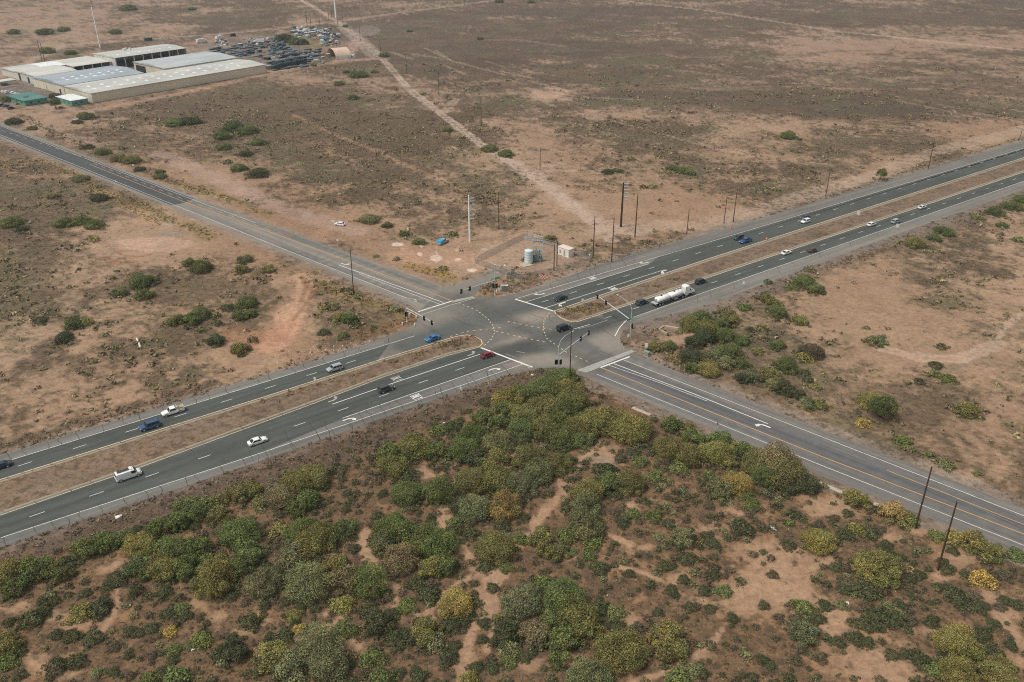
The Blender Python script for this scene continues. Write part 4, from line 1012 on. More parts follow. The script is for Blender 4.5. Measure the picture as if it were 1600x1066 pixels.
# sprigs and saplings round the feet of the trees, and twigs and litter on the soil
hx, hy, hs, ht = [], [], [], []
for (cx_, cy_, r_) in COVER:
    for k in range(7 if r_ > 2.5 else 4):
        a_ = rgv.uniform(0, 6.28); d_ = r_ * rgv.uniform(.75, 1.5); hx.append(cx_ + math.cos(a_) * d_); hy.append(cy_ + math.sin(a_) * d_ * .9)
        hs.append(r_ * rgv.uniform(.12, .34)); ht.append(np.array(lin(TINT[rgv.choice('sodbsdk')])) * rgv.uniform(.65, 1.0))
hx = np.array(hx); hy = np.array(hy); p_, q_ = to_px(hx, hy); k_ = ~on_road(p_, q_) & (seg_dist(hx, hy, wline(L_OUT_L)) > 2.5) & (seg_dist(hx, hy, wline(S_OUT_B)) > 2) & (hy < 600)
tufts("undergrowth", hx[k_], hy[k_], np.array(hs)[k_], np.array(ht)[k_], 56, "ragged undergrowth round the feet of the desert trees", "undergrowth", seed=31, card=.27)
def litter(name, n0, box, want_fg, prob, smin, smax, cols, label, seed):
    rg = np.random.default_rng(seed); X, Y, PX, PY = scatter(n0, box, rg); lit, fgm, bare = litter_field(X, Y, PX, PY)
    k = (fgm == want_fg) & (PX > -120) & (PX < 1720) & (PY < 1150) & (rg.random(n0) < prob * (.08 + .92 * lit) * (1 - .8 * np.clip(bare, 0, 1))) & ~on_road(PX, PY)
    for L in (U_OUT_L, U_OUT_R, L_OUT_R, L_OUT_L, N_OUT_T, N_OUT_B, S_OUT_T, S_OUT_B): k &= seg_dist(X, Y, wline(L)) > 2.5
    for poly in (MEDIAN_L, MEDIAN_R): k &= ~in_poly(PX, PY, poly)
    for pts, w, c_, a_ in DIRT_ROADS:
        if w >= 2: k &= seg_dist(X, Y, wline(pts)) > w * .7
    k &= ~in_poly(PX, PY, WH); X, Y = X[k], Y[k]
    tufts(name, X, Y, rg.uniform(smin, smax, len(X)) * (1 + np.clip(Y - 200, 0, 400) / 500), tint_arr(len(X), cols, rg, .3), 3, label, "litter", seed=seed, card=.9, h=.5)
litter("twig_litter", 130000, (-150, 210, 60, 225), True, .8, .10, .30, ['5a4a36', '4c4030', '6b5a44', '5e573c', '7a664e', '50482f'], "twigs and dry litter covering the soil between the bushes", 41)
litter("dry_twigs", 260000, (-400, 400, 150, 520), False, .55, .12, .32, ['5c4e3c', '6a5a46', '54483a', '66603f', '7a6a54'], "dry twigs and dead grass strewn over the open fields", 42)
# dry weeds and tumbleweed along the ditches
def along(pts, n, w, rg):
    L = resample(pts, 1.0); i = rg.integers(0, len(L), n)
    P = np.array([tuple(L[k][0])[:2] for k in i]); return P[:, 0] + rg.normal(size=n) * w * .5, P[:, 1] + rg.normal(size=n) * w * .5
AX, AY, AT = [], [], []
for pts, w, col, a in DITCHES:
    n = int(min(700, len(resample(pts, 1.0)) * w * .8)); x_, y_ = along(pts, n, w, rg); AX.append(x_); AY.append(y_)
    AT.append(np.tile(np.array(lin(col)) * .45 + np.array(lin('6b5f4a')) * .45, (n, 1)) * rg.uniform(.7, 1.3, (n, 1)))
AX = np.concatenate(AX); AY = np.concatenate(AY); AT = np.concatenate(AT)
p_, q_ = to_px(AX, AY); k_ = ~on_road(p_, q_)
tufts("roadside_weeds", AX[k_], AY[k_], rg.uniform(.3, .75, k_.sum()), AT[k_], 10, "dry yellow and brown weeds along the road ditches", "weeds", seed=9, card=.55, h=.7)
# median bushes
X_, Y_ = [], []
for (x, y, rx, ry, n) in ((705, 538, 22, 5, 60), (660, 553, 20, 4, 20), (905, 485, 26, 5, 70), (930, 478, 20, 4, 40), (1024, 447, 5, 2, 12), (1055, 436, 8, 3, 12), (620, 565, 20, 3, 12), (880, 492, 10, 3, 20)):
    for _ in range(n):
        p = at(x + rgv.gauss(0, rx / 2), y + rgv.gauss(0, ry / 2)); X_.append(p.x); Y_.append(p.y)
tufts("median_weeds", np.array(X_), np.array(Y_), rg.uniform(.25, .7, len(X_)), tint_arr(len(X_), ['6b5238', '6b6038', '5d5a38'], rg), 14, "brown weeds growing on the highway median", "weeds", seed=10, card=.5, h=.7)
print("TREES", N_TREE, n)
# ------------------------------------------------------------------ vehicles
GLASS = pmat("car_glass", '1b2226', .3, spec=.4)
TYRE = pmat("tyre_rubber", '1c1c1c', .9)
RIM = pmat("wheel_rim", 'b9bcbc', .4, metal=.2)
CHROME = pmat("chrome", 'b5b8ba', .25, metal=.8)
HEAD = pmat("headlight_glass", 'dfe3e6', .15, spec=.6)
TAIL = pmat("tail_light_glass", '7a1512', .25, spec=.5)
PLAST = pmat("black_plastic", '222324', .7)
def paint(name, col): return pmat("paint_" + name, col, .32, spec=.5, coat=.5)
STYLES = {  # length, width, height, belt, bonnet end x, roof front x, roof rear x, boot x, boot z
 'sedan': dict(L=4.8, W=1.84, H=1.44, belt=.92, ws=1.05, rf=.42, rr=-.95, bk=-1.75, tail=.95),
 'hatch': dict(L=4.4, W=1.82, H=1.50, belt=.95, ws=1.10, rf=.50, rr=-1.35, bk=-1.95, tail=.97),
 'suv': dict(L=4.75, W=1.90, H=1.74, belt=1.08, ws=1.15, rf=.62, rr=-1.85, bk=-2.20, tail=1.10),
 'bigsuv': dict(L=5.1, W=2.0, H=1.88, belt=1.15, ws=1.20, rf=.70, rr=-2.10, bk=-2.42, tail=1.18),
 'minivan': dict(L=5.05, W=1.95, H=1.72, belt=1.02, ws=1.55, rf=.85, rr=-2.0, bk=-2.38, tail=1.06),
 'pickup': dict(L=5.7, W=1.98, H=1.85, belt=1.15, ws=1.25, rf=.72, rr=-.62, bk=-.92, tail=1.12),
 'van': dict(L=5.7, W=2.02, H=2.12, belt=1.28, ws=2.0, rf=1.35, rr=-2.62, bk=-2.78, tail=1.25),
}
def ring_loft(mb, stations, mat):
    """stations: x, z_bottom, z_top, half width, half width at top -> closed hull"""
    vs = []; n = 8
    for x, zb, zt, w, wt in stations:
        m = zb + (zt - zb) * .55
        vs += [(x, -w * .92, zb), (x, -w, zb + .12), (x, -w, m), (x, -wt, zt), (x, wt, zt), (x, w, m), (x, w, zb + .12), (x, w * .92, zb)]
    fs = []
    for i in range(len(stations) - 1):
        for k in range(n): fs.append((i * n + k, i * n + (k + 1) % n, (i + 1) * n + (k + 1) % n, (i + 1) * n + k))
    fs.append(tuple(range(n))[::-1]); e = (len(stations) - 1) * n; fs.append(tuple(range(e, e + n)))
    mb.add(vs, fs, mat)
def wheel(parent, x, y, r=.34, w=.24):
    mb = MB(); s = 1 if y > 0 else -1
    mb.tube([(0, -w / 2, 0), (0, -w / 2 + .03, 0), (0, w / 2 - .03, 0), (0, w / 2, 0)], [r * .9, r, r, r * .9], TYRE, 16)
    o = mb.build("wheel", parent); o.location = (x, y, r)
    m2 = MB(); m2.tube([(0, s * (w / 2 - .02), 0), (0, s * (w / 2 + .015), 0)], r * .62, RIM, 12); ro = m2.build("rim", o)
    return o
def quad(mb, a, b, c, d, mat): mb.add([a, b, c, d], [(0, 1, 2, 3)], mat)
def frustum_glass(t, d, W, H, mat_roof, rear_glass=True, van=False):
    wb, wt = W / 2 * .93, W / 2 * .74
    if d['H'] > 1.6: wt = W / 2 * .80
    if van: wb, wt = W / 2 * .985, W / 2 * .90
    b = d['belt'] - .02
    A = [(d['ws'], -wb, b), (d['ws'], wb, b), (d['bk'], wb, b), (d['bk'], -wb, b)]
    T = [(d['rf'], -wt, H - .03), (d['rf'], wt, H - .03), (d['rr'], wt, H - .03), (d['rr'], -wt, H - .03)]
    Tm = [(d['rf'] - .25, -wt * .86, H), (d['rf'] - .25, wt * .86, H), (d['rr'] + .2, wt * .86, H), (d['rr'] + .2, -wt * .86, H)]
    mb = MB(); vs = A + T + Tm
    fs = [(0, 1, 5, 4), (1, 2, 6, 5), (2, 3, 7, 6), (3, 0, 4, 7), (4, 5, 9, 8), (5, 6, 10, 9), (6, 7, 11, 10), (7, 4, 8, 11), (8, 9, 10, 11)]
    mb.add(vs, fs, mat_roof); mb.build("cabin", t)
    def panel(name, p, q, r, s, ins, off):
        p, q, r, s = map(Vector, (p, q, r, s)); c = (p + q + r + s) / 4; n = (q - p).cross(s - p).normalized()
        if n.dot(c - Vector((-.4, 0, .9))) < 0: n = -n
        P = [v + (c - v) * ins + n * off for v in (p, q, r, s)]
        m = MB(); quad(m, *P, GLASS); m.build(name, t)
    panel("windshield", A[0], A[1], T[1], T[0], .10, .012)
    if rear_glass: panel("rear_window", A[2], A[3], T[3], T[2], .16, .012)
    for s, (i, j) in ((1, (1, 2)), (-1, (0, 3))):
        a0, a1, t0, t1 = map(Vector, (A[i], A[j], T[i], T[j]))
        if van: a1 = a0 + (a1 - a0) * .27; t1 = t0 + (t1 - t0) * .22
        lo = lambda k, z: a0.lerp(a1, k).lerp(t0.lerp(t1, k), z)
        m = MB(); segs = [(.05, .97)] if van else [(.07, .47), (.51, .93)]
        if d['L'] > 4.7 and d['H'] > 1.6 and not van and d['rr'] < -1: segs = [(.06, .38), (.41, .70), (.73, .95)]
        for k0, k1 in segs:
            q = [lo(k0, .12), lo(k1, .12), lo(k1, .86), lo(k0, .86)]
            m.add([v + Vector((0, s * .012, .002)) for v in q], [(0, 1, 2, 3)], GLASS)
        m.build("side_window", t)
def make_vehicle(style, name, col, cname, extras=None):
    d = STYLES[style]; P = paint(cname, col); L, W, H = d['L'], d['W'], d['H']; f = L / 2; w = W / 2
    t = empty(name)
    mb = MB(); b = d['belt']; tz = d['tail']; zb = .28 if H < 1.6 else .36
    nose = b * .72
    ring_loft(mb, [(-f, zb + .12, tz * .86, w * .82, w * .72), (-f + .12, zb, tz * .97, w * .94, w * .84), (d['bk'] - .1 if d['bk'] > -f + .4 else -f + .3, zb, tz, w, w * .9),
                   (0, zb - .04, b, w, w * .93), (d['ws'], zb - .02, b * .985, w, w * .9), (d['ws'] + (f - d['ws']) * .6, zb, (b + nose) / 2 + .06, w * .97, w * .84), (f - .14, zb + .02, nose + .06, w * .9, w * .76), (f, zb + .1, nose - .06, w * .76, w * .66)], P)
    mb.build("body", t, smooth=False)
    frustum_glass(t, d, W, H, P, van=(style == 'van'))
    r = .34 if H < 1.6 else .39; xa = f - .88
    for x in (xa, -f + (1.0 if style != 'pickup' else 1.25)):
        for y in (-w + .07, w - .07): wheel(t, x, y, r + .02)
    for y in (-w * .66, w * .66):
        m = MB(); m.box((f - .07, y, nose * .93), (.14, .34, .14), HEAD); m.build("headlight", t)
        m = MB(); m.box((-f + .06, y * 1.06, tz * .80), (.12, .24, .18), TAIL); m.build("tail_light", t)
        m = MB(); m.box((d['ws'] - .25, math.copysign(w + .08, y), b + .06), (.12, .16, .13), P); m.build("wing_mirror", t)
    m = MB(); m.box((f - .03, 0, zb + .14), (.10, W * .62, .16), PLAST); m.build("grille", t)
    if style == 'pickup':
        m = MB()   # open bed: floor well with rails
        x0, x1 = -f + .12, d['bk'] - .08
        m.box(((x0 + x1) / 2, 0, tz + .005), (x1 - x0, W - .34, .012), PLAST)
        for y in (-w + .1, w - .1): m.box(((x0 + x1) / 2, y, tz + .06), (x1 - x0, .09, .12), P)
        m.box((x0, 0, tz + .06), (.09, W - .2, .12), P)
        m.build("cargo_bed", t)
    if extras: extras(t, d, P)
    return t
def ladder_rack(t, d, P):
    m = MB(); rk = pmat("rack_panel", '3d4246', .6)
    m.box((-.9, .15, 2.24), (2.6, 1.0, .05), rk)
    for x in (-2.0, -.9, .2): m.box((x, 0, 2.17), (.07, 1.7, .06), paint('white', 'e2e3e0'))
    m.build("ladder_rack", t)
    m = MB(); m.box((.75, .1, 2.22), (.5, 1.25, .26), paint('white', 'e2e3e0')); m.build("roof_box", t)
def roof_rails(t, d, P):
    for y in (-.62, .62):
        m = MB(); m.box(((d['rf'] + d['rr']) / 2, y, d['H'] + .03), (1.7, .05, .05), CHROME); m.build("roof_rail", t)
def bed_load(t, d, P):
    m = MB(); m.box((-1.9, 0, 1.33), (1.5, 1.3, .22), pmat("straw_load", 'a09668', .9)); m.box((-1.55, .3, 1.45), (.3, .5, .3), pmat("grey_crate", '707372', .8)); m.build("bed_load", t)
    m = MB(); m.box((-1.1, 0, 1.62), (.06, 1.6, .5), paint('white', 'e2e3e0')); m.box((-2.7, 0, 1.55), (.06, 1.6, .4), paint('white', 'e2e3e0')); m.build("ladder_rack", t)
def tarp(t, d, P):
    m = MB(); bl = pmat("blue_tarp", '2fa0cc', .6, noise=.12, nscale=3)
    x0, x1 = -2.8, -.3
    m.add([(x0, -1.05, 1.2), (x1, -1.0, 1.95), (x1, 1.0, 1.95), (x0, 1.05, 1.2), (x0, -.5, 1.8), (x0, .5, 1.75), (x0 - .05, -1.0, .8), (x1, -1.02, 1.1), (x1, 1.02, 1.1), (x0 - .05, 1.0, .8)],
          [(0, 1, 4), (4, 1, 2, 5), (5, 2, 3), (0, 4, 5, 3), (6, 7, 1, 0), (9, 3, 2, 8), (6, 0, 3, 9)], bl)
    m.build("blue_tarp", t)
CARS = {}
def vehicle(style, name, cname, col, x, y, az, label, cat, extras=None, group=None, z=.75, nudge=0.0):
    key = (style, cname, extras)
    if key in CARS: t = copy_tree(CARS[key]); t.name = name
    else: t = make_vehicle(style, name, col, cname, extras); CARS[key] = t
    p = at(x, y, z); t.location = (p.x, p.y, .012 if on_road(np.array([float(x)]), np.array([float(y)]))[0] else 0)
    if t.location.z > 0: t.location.z = .024
    t.rotation_euler = (0, 0, az)
    tag(t, label, cat, group or "vehicles driving on the highway"); return t
E_, W_ = HW_AZ, HW_AZ + PI
V = vehicle
V('sedan', 'sedan_car', 'navy', '1d2f45', 0, 727, W_, "dark navy car cut off by the photo edge on the far carriageway", "car")
V('bigsuv', 'sport_utility_car', 'blue_metal', '234d70', 234, 665, W_, "metallic dark blue SUV just ahead of the white pickup truck", "car", roof_rails)
V('pickup', 'pickup_truck', 'white', 'e2e3e0', 270, 642, W_, "white pickup truck with racks and a straw-coloured load in its bed", "pickup truck", bed_load)
V('suv', 'sport_utility_car', 'silver', '9fa5a8', 523, 575, W_, "silver SUV alone on the far carriageway after the junction", "car", roof_rails)
V('sedan', 'sedan_car', 'bright_blue', '1c6ea8', 676, 528, W_, "bright blue sedan leaving the junction beside the median nose", "car")
V('sedan', 'sedan_car', 'black', '1b2426', 876, 465, W_, "black sedan approaching the junction between the two turn lanes", "car")
V('suv', 'sport_utility_car', 'dark_teal', '26383d', 1154, 371, W_, "dark teal car in the outer lane beside a blue pickup", "car")
V('pickup', 'pickup_truck', 'blue', '1d5288', 1165, 376, W_, "blue pickup truck overtaking beside the dark teal car", "pickup truck")
V('sedan', 'sedan_car', 'slate_blue', '2f4658', 1258, 339, W_, "slate blue car half hidden behind a white SUV", "car")
V('suv', 'sport_utility_car', 'white', 'e2e3e0', 1259, 345.5, W_, "white SUV passing the slate blue car on the far carriageway", "car")
V('van', 'cargo_van', 'white', 'e2e3e0', 200, 741, E_, "white cargo van with a ladder rack and roof box", "van", ladder_rack, z=.95)
V('sedan', 'sedan_car', 'white', 'e2e3e0', 402, 688.5, E_, "white sedan with dark glass roof, ahead of the white cargo van", "car")
V('suv', 'sport_utility_car', 'dark_grey', '3c4246', 603, 607, E_, "dark grey SUV passing the painted left turn lane", "car", roof_rails)
V('hatch', 'hatchback_car', 'red', '7e2427', 762, 554, E_, "dark red hatchback crossing the stop line below the median nose", "car")
V('bigsuv', 'sport_utility_car', 'black', '1b2426', 881, 512, E_, "black SUV in the middle of the junction", "car")
V('suv', 'sport_utility_car', 'charcoal', '33414a', 1003, 472, E_, "charcoal SUV right behind the white tanker truck", "car")
V('suv', 'sport_utility_car', 'black_blue', '1b2b33', 1095, 439.5, E_, "black SUV just ahead of the white tanker truck", "car")
V('sedan', 'sedan_car', 'white', 'e2e3e0', 1229, 394, E_, "white sedan side by side with a maroon car", "car")
V('hatch', 'hatchback_car', 'maroon', '512a30', 1270, 390.5, E_, "maroon car in the outer lane next to a white sedan", "car")
V('hatch', 'hatchback_car', 'white', 'e2e3e0', 1362, 350, E_, "white hatchback just behind the silver minivan", "car")
V('minivan', 'minivan_car', 'silver', '9fa5a8', 1400, 345.5, E_, "silver minivan with windows in the outer lane near the white sign", "car")
V('sedan', 'sedan_car', 'pearl', 'd9dbd6', 1441, 323, E_, "white car farthest along the near carriageway", "car")
az = math.atan2(*(lambda v: (v.y, v.x))(at(700, 374) - at(684, 382)))
V('pickup', 'pickup_truck', 'silver', '9fa5a8', 692, 377.5, az, "silver pickup truck with a bright blue tarp over its bed", "pickup truck", tarp, "vehicles parked off the road")
az = math.atan2(*(lambda v: (v.y, v.x))(at(524, 348) - at(538, 350)))
V('hatch', 'hatchback_car', 'white', 'e2e3e0', 531, 349.5, az, "white car parked alone on the dirt behind the side road", "car", None, "vehicles parked off the road")

def tanker(x, y, az):
    wh = paint('white', 'e2e3e0'); st = pmat("tank_shell", 'ecece8', .4, spec=.5); dk = pmat("chassis_black", '26282a', .6); gy = pmat("steel_deck", 'a2a4a2', .6)
    t = empty("tanker_truck")
    m = MB(); m.box((-1.2, 0, .95), (16.4, .9, .22), dk); m.box((-8.7, 0, 1.15), (1.5, 2.3, .14), gy); m.box((-8.9, 0, .75), (.1, 2.3, .5), gy); m.box((5.3, 0, 1.0), (3.6, 1.1, .25), dk)
    m.box((.2, -.95, .72), (1.6, .5, .5), gy); m.box((.2, .95, .72), (1.6, .5, .5), gy)
    m.build("chassis", t)
    for x0, x1 in ((-8.0, -2.4), (-2.2, 3.6)):
        m = MB(); vs = []; n = 18
        prof = [(x0, .25), (x0 + .10, .8), (x0 + .35, 1.0), (x1 - .35, 1.0), (x1 - .10, .8), (x1, .25)]
        for px_, k in prof:
            for i in range(n):
                a = 2 * math.pi * i / n; vs.append((px_, math.cos(a) * 1.2 * k, 2.05 + math.sin(a) * .92 * k))
        fs = [(i * n + k, i * n + (k + 1) % n, (i + 1) * n + (k + 1) % n, (i + 1) * n + k) for i in range(len(prof) - 1) for k in range(n)]
        fs += [tuple(range(n)), tuple(range((len(prof) - 1) * n, len(prof) * n))]
        m.add(vs, fs, st); tk = m.build("tank", t, smooth=True)
        h = MB(); h.tube([((x0 + x1) / 2 - .6, 0, 2.9), ((x0 + x1) / 2 - .6, 0, 3.12)], .34, dk, 12); h.tube([((x0 + x1) / 2 + 1.2, 0, 2.9), ((x0 + x1) / 2 + 1.2, 0, 3.06)], .22, gy, 10); h.build("hatch", tk)
        h = MB(); h.box(((x0 + x1) / 2, .35, 3.02), (x1 - x0 - .8, .3, .03), gy); h.build("walkway", tk)
        for y_ in (-1, 1):
            f_ = MB(); f_.box(((x0 + x1) / 2, y_ * 1.0, 1.22), (x1 - x0 - .6, .2, .12), gy); f_.build("side_rail", t)
    m = MB()
    ring_loft(m, [(4.6, 1.0, 3.45, 1.2, 1.1), (4.8, .95, 3.7, 1.22, 1.12), (6.3, .95, 3.75, 1.22, 1.12), (7.1, .95, 2.9, 1.2, 1.1), (7.35, .8, 2.0, 1.18, 1.05), (8.6, .75, 1.85, 1.08, .9), (9.1, .75, 1.6, 1.0, .8)], wh)
    m.build("cab", t)
    m = MB(); m.add([(7.14, -1.02, 2.78), (7.14, 1.02, 2.78), (7.40, 1.0, 2.06), (7.40, -1.0, 2.06)], [(0, 1, 2, 3)], GLASS); m.build("windshield", t)
    for s in (-1, 1):
        m = MB(); m.box((6.75, s * 1.235, 2.35), (.65, .02, .6), GLASS); m.build("side_window", t)
        m = MB(); m.box((9.05, s * .72, 1.25), (.2, .32, .24), HEAD); m.build("headlight", t)
        m = MB(); m.tube([(4.55, s * 1.1, 1.0), (4.55, s * 1.1, 3.9)], .09, CHROME, 8); m.build("exhaust_stack", t)
        m = MB(); m.tube([(5.6, s * 1.12, .8), (4.3, s * 1.12, .8)], .32, CHROME, 12); m.build("fuel_tank", t)
        m = MB(); m.box((7.3, s * 1.45, 2.3), (.12, .2, .5), PLAST); m.build("wing_mirror", t)
        m = MB(); m.box((-9.46, s * .9, 1.0), (.06, .3, .14), TAIL); m.build("tail_light", t)
    for x_ in (-7.4, -6.1, 3.2, 4.5, 8.0):
        for y_ in (-1.08, 1.08): wheel(t, x_, y_, .5, .42 if x_ < 7 else .3)
    p = at(x, y, .4); t.location = (p.x, p.y, .024); t.rotation_euler = (0, 0, az)
    tag(t, "white tanker truck with two long white tanks on its trailer", "tanker truck", "vehicles driving on the highway")
tanker(1052, 466.5, E_)

# ------------------------------------------------------------------ poles, signals, signs
WOOD = pmat("weathered_wood", '4a3628', .9, noise=.2, nscale=2)
WOODD = pmat("dark_steel_pole", '3a2e29', .8, noise=.15, nscale=2)
WPOLE = pmat("white_steel_pole", 'ecece6', .5)
GALV = pmat("galvanised_steel", 'b4b8b6', .5)
INS = pmat("insulator_grey", '9aa3a6', .4)
INSD = pmat("insulator_brown", '40342f', .4)
SIGW = pmat("sign_white", 'dcdcd6', .6); SIGG = pmat("sign_green", '2a8a6c', .6); SIGY = pmat("sign_yellow", 'd6b53a', .6); SIGR = pmat("sign_red", 'c0392e', .6); SIGO = pmat("sign_orange", 'd0602e', .6)
BLK = pmat("signal_black", '17191a', .6)
def utility_pole(x, y, h, label, mat=WOOD, r=.17, arms=(), ins=None, lean=(0, 0), group="utility poles across the desert"):
    t = empty("utility_pole", at(x, y)); r *= 1.25 if y < 450 else 1.0; k = Vector((lean[0], lean[1], 1))
    m = MB(); m.tube([(0, 0, -.2), k * (h * .5), k * h], [r, r * .85, r * .62], mat, 10); m.build("pole", t)
    for z, ln, a in arms:
        m = MB(); d = Vector((math.cos(a), math.sin(a), 0)) * ln / 2; c = k * z
        m.tube([c - d, c + d], .07, mat, 6); cr = m.build("crossarm", t)
        for s in (-.9, -.45, .45, .9):
            i_ = MB(); i_.tube([c + d * s + Vector((0, 0, .05)), c + d * s + Vector((0, 0, .3))], .06, INS, 6); i_.build("insulator", cr)
    for z, ln, a, mt, rr in (ins or ()):
        m = MB(); d = Vector((math.cos(a), math.sin(a), 0)); c = k * z
        m.tube([c, c + d * ln * .25, c + d * ln + Vector((0, 0, .25))], [.05, rr, rr * .8], mt, 8); m.build("insulator", t)
    tag(t, label, "utility pole", group); return t
up = utility_pole
up(1465, 891, 17.2, "tall leaning brown pole nearest the viewer, standing in bare sand", r=.21, lean=(-.02, 0))
up(1430, 826, 16.2, "tall leaning brown pole beside the side road's near edge", r=.21, lean=(-.01, 0))
up(890, 597, 16.2, "tall brown pole rising from the green thicket at the junction", r=.17)
up(552.6, 461, 16.2, "brown pole between the left side road and the bushes", r=.17, lean=(.02, 0))
LAz = HW_AZ + PI / 2
up(734, 377, 18.7, "white steel pole with grey insulators near the blue tarp truck", WPOLE, .3, ins=[(z, 2.2, -.1, INS, .26) for z in (17.4, 16.2, 14.6, 12.6, 10.6, 9.2)] + [(z, 1.0, 3.0, INS, .1) for z in (16.0, 12.4)])
up(779.5, 357.5, 15.2, "plain brown pole behind the fenced substation", r=.16)
up(970, 354.5, 18.6, "thickest dark pole carrying a row of pale insulators", WOODD, .36, ins=[(z, 2.2, -.2, INS, .26) for z in (18, 16.9, 15.6, 14.2, 12.6, 11.2)])
up(992, 371, 17.5, "dark brown pole beside the thick pole with insulators", WOODD, .20, ins=[(9.5, .7, 0, INS, .1)])
up(926.5, 403, 16.3, "brown pole with three dark insulators next to the white shelter", r=.17, ins=[(z, .8, PI, INSD, .09) for z in (14.5, 13, 11.6)])
up(955.5, 410, 17.2, "brown pole with five small insulators by the highway shoulder", r=.17, ins=[(z, .7, 0, INSD, .09) for z in (13.6, 12, 10.4, 9.2, 8.2)] + [(17, .7, PI, INSD, .08)])
up(1073, 366, 10.3, "shorter brown pole at the dirt verge past the five insulator pole", r=.15, ins=[(10, .4, 0, INSD, .07)])
up(1131, 349, 11.5, "thin pole, shorter of the pair above the overtaking blue pickup", r=.14)
up(1145.5, 347, 14.4, "thin pole, taller of the pair above the overtaking blue pickup", r=.15, ins=[(13.9, .5, 0, INS, .1)])
up(1290, 307, 11.5, "thin brown pole where the dirt track meets the highway bend", r=.15, arms=[(10.4, 2.2, 0)])
up(1450, 264.5, 14.6, "brown pole with two crossarms beside the far carriageway", r=.16, arms=[(13.9, 3.2, .1), (11.6, 2.4, .1)])
up(1593, 218, 5.2, "short pole at the far end of the highway", r=.13, arms=[(4.6, 1.6, 0)])
for i, (x, y, h, nm) in enumerate([(843.7, 264.9, 10.6, "first"), (752, 198, 16.5, "second"), (686, 151, 15.8, "third"), (635.5, 115, 14.8, "fourth"), (595, 86.5, 12.4, "fifth"), (563, 63.5, 14, "sixth")]):
    up(x, y, h, "brown pole along the straight dirt track, %s counting from the highway" % nm, r=.16, group="poles along the dirt track")
for x, y, h, lb in [(480, 41.5, 15.8, "taller dark pole of two left of the far track crossing"), (486, 41.5, 12.4, "shorter dark pole of two left of the far track crossing"), (536, 36, 8.5, "small pole right of the white mast at the track crossing"),
                    (514, 33, 14, "thin pole just left of the tall white mast"), (519, 34, 15, "thin pole touching the tall white mast in the photo"), (500, 42, 8, "low pole on the near edge of the far track crossing"), (528, 39, 7, "low pole in front of the tall white mast"),
                    (460, 47, 5, "shortest pole beside the scrap yard track"), (725.5, 7.5, 12, "lone dark pole by the farthest dirt road"), (66, 96, 16.5, "dark pole behind the white roofed warehouse"), (70, 96.5, 14.5, "second dark pole behind the white roofed warehouse")]:
    up(x, y, h, lb, r=.2, group="far poles near the track crossing")
up(525, 27.5, 30, "tall white steel mast at the far dirt track crossing", WPOLE, .75, group="white masts"); up(157, 75.5, 34, "tall white steel mast behind the open metal shed", WPOLE, .5, group="white masts")
up(865.5, 423, 10, "brown pole in the substation yard, nearer of two", r=.15, group="poles in the substation yard"); up(870, 415.5, 9.6, "brown pole in the substation yard, the one holding a dark box", r=.14, ins=[(5.0, .35, 0, INSD, .25)], group="poles in the substation yard")
# conductors between the two nearest poles and beyond
def wire(a, b, sag, label, r=.022):
    m = MB(); a = Vector(a); b = Vector(b); pts = []
    for i in range(15):
        t = i / 14; pts.append(a.lerp(b, t) - Vector((0, 0, sag * 4 * t * (1 - t))))
    m.tube(pts, r, pmat("wire", '9c9c98', .5), 5); o = m.build("power_line"); tag(o, label, "power line", "overhead wires at the nearest poles"); return o
pa = at(1430, 826)
for i, (dx, z) in enumerate(((0, 15.6), (.5, 13.6), (-.3, 11.8))):
    wire((pa.x + dx, pa.y, z), (pa.x + 66 + dx, pa.y - 55, z - 1), 2.0, "thin overhead wire leaving the leaning pole, %s strand" % ("upper", "middle", "lower")[i])
def head(m, c, az, n=3, up_=True):
    """signal head: dark housing with backplate and three lenses"""
    f = Vector((math.cos(az), math.sin(az), 0))
    m.box(c, (.28, .62, 1.3), BLK, az); m.box(Vector(c) - f * .12, (.04, .95, 1.6), BLK, az)
    for k, col in enumerate(('5a1a14', '5a4212', '1f6b4e')):
        p = Vector(c) + f * .15 + Vector((0, 0, .4 - .4 * k)); m.tube([p, p + f * .05], .14, pmat("lens" + col, col, .3), 10)
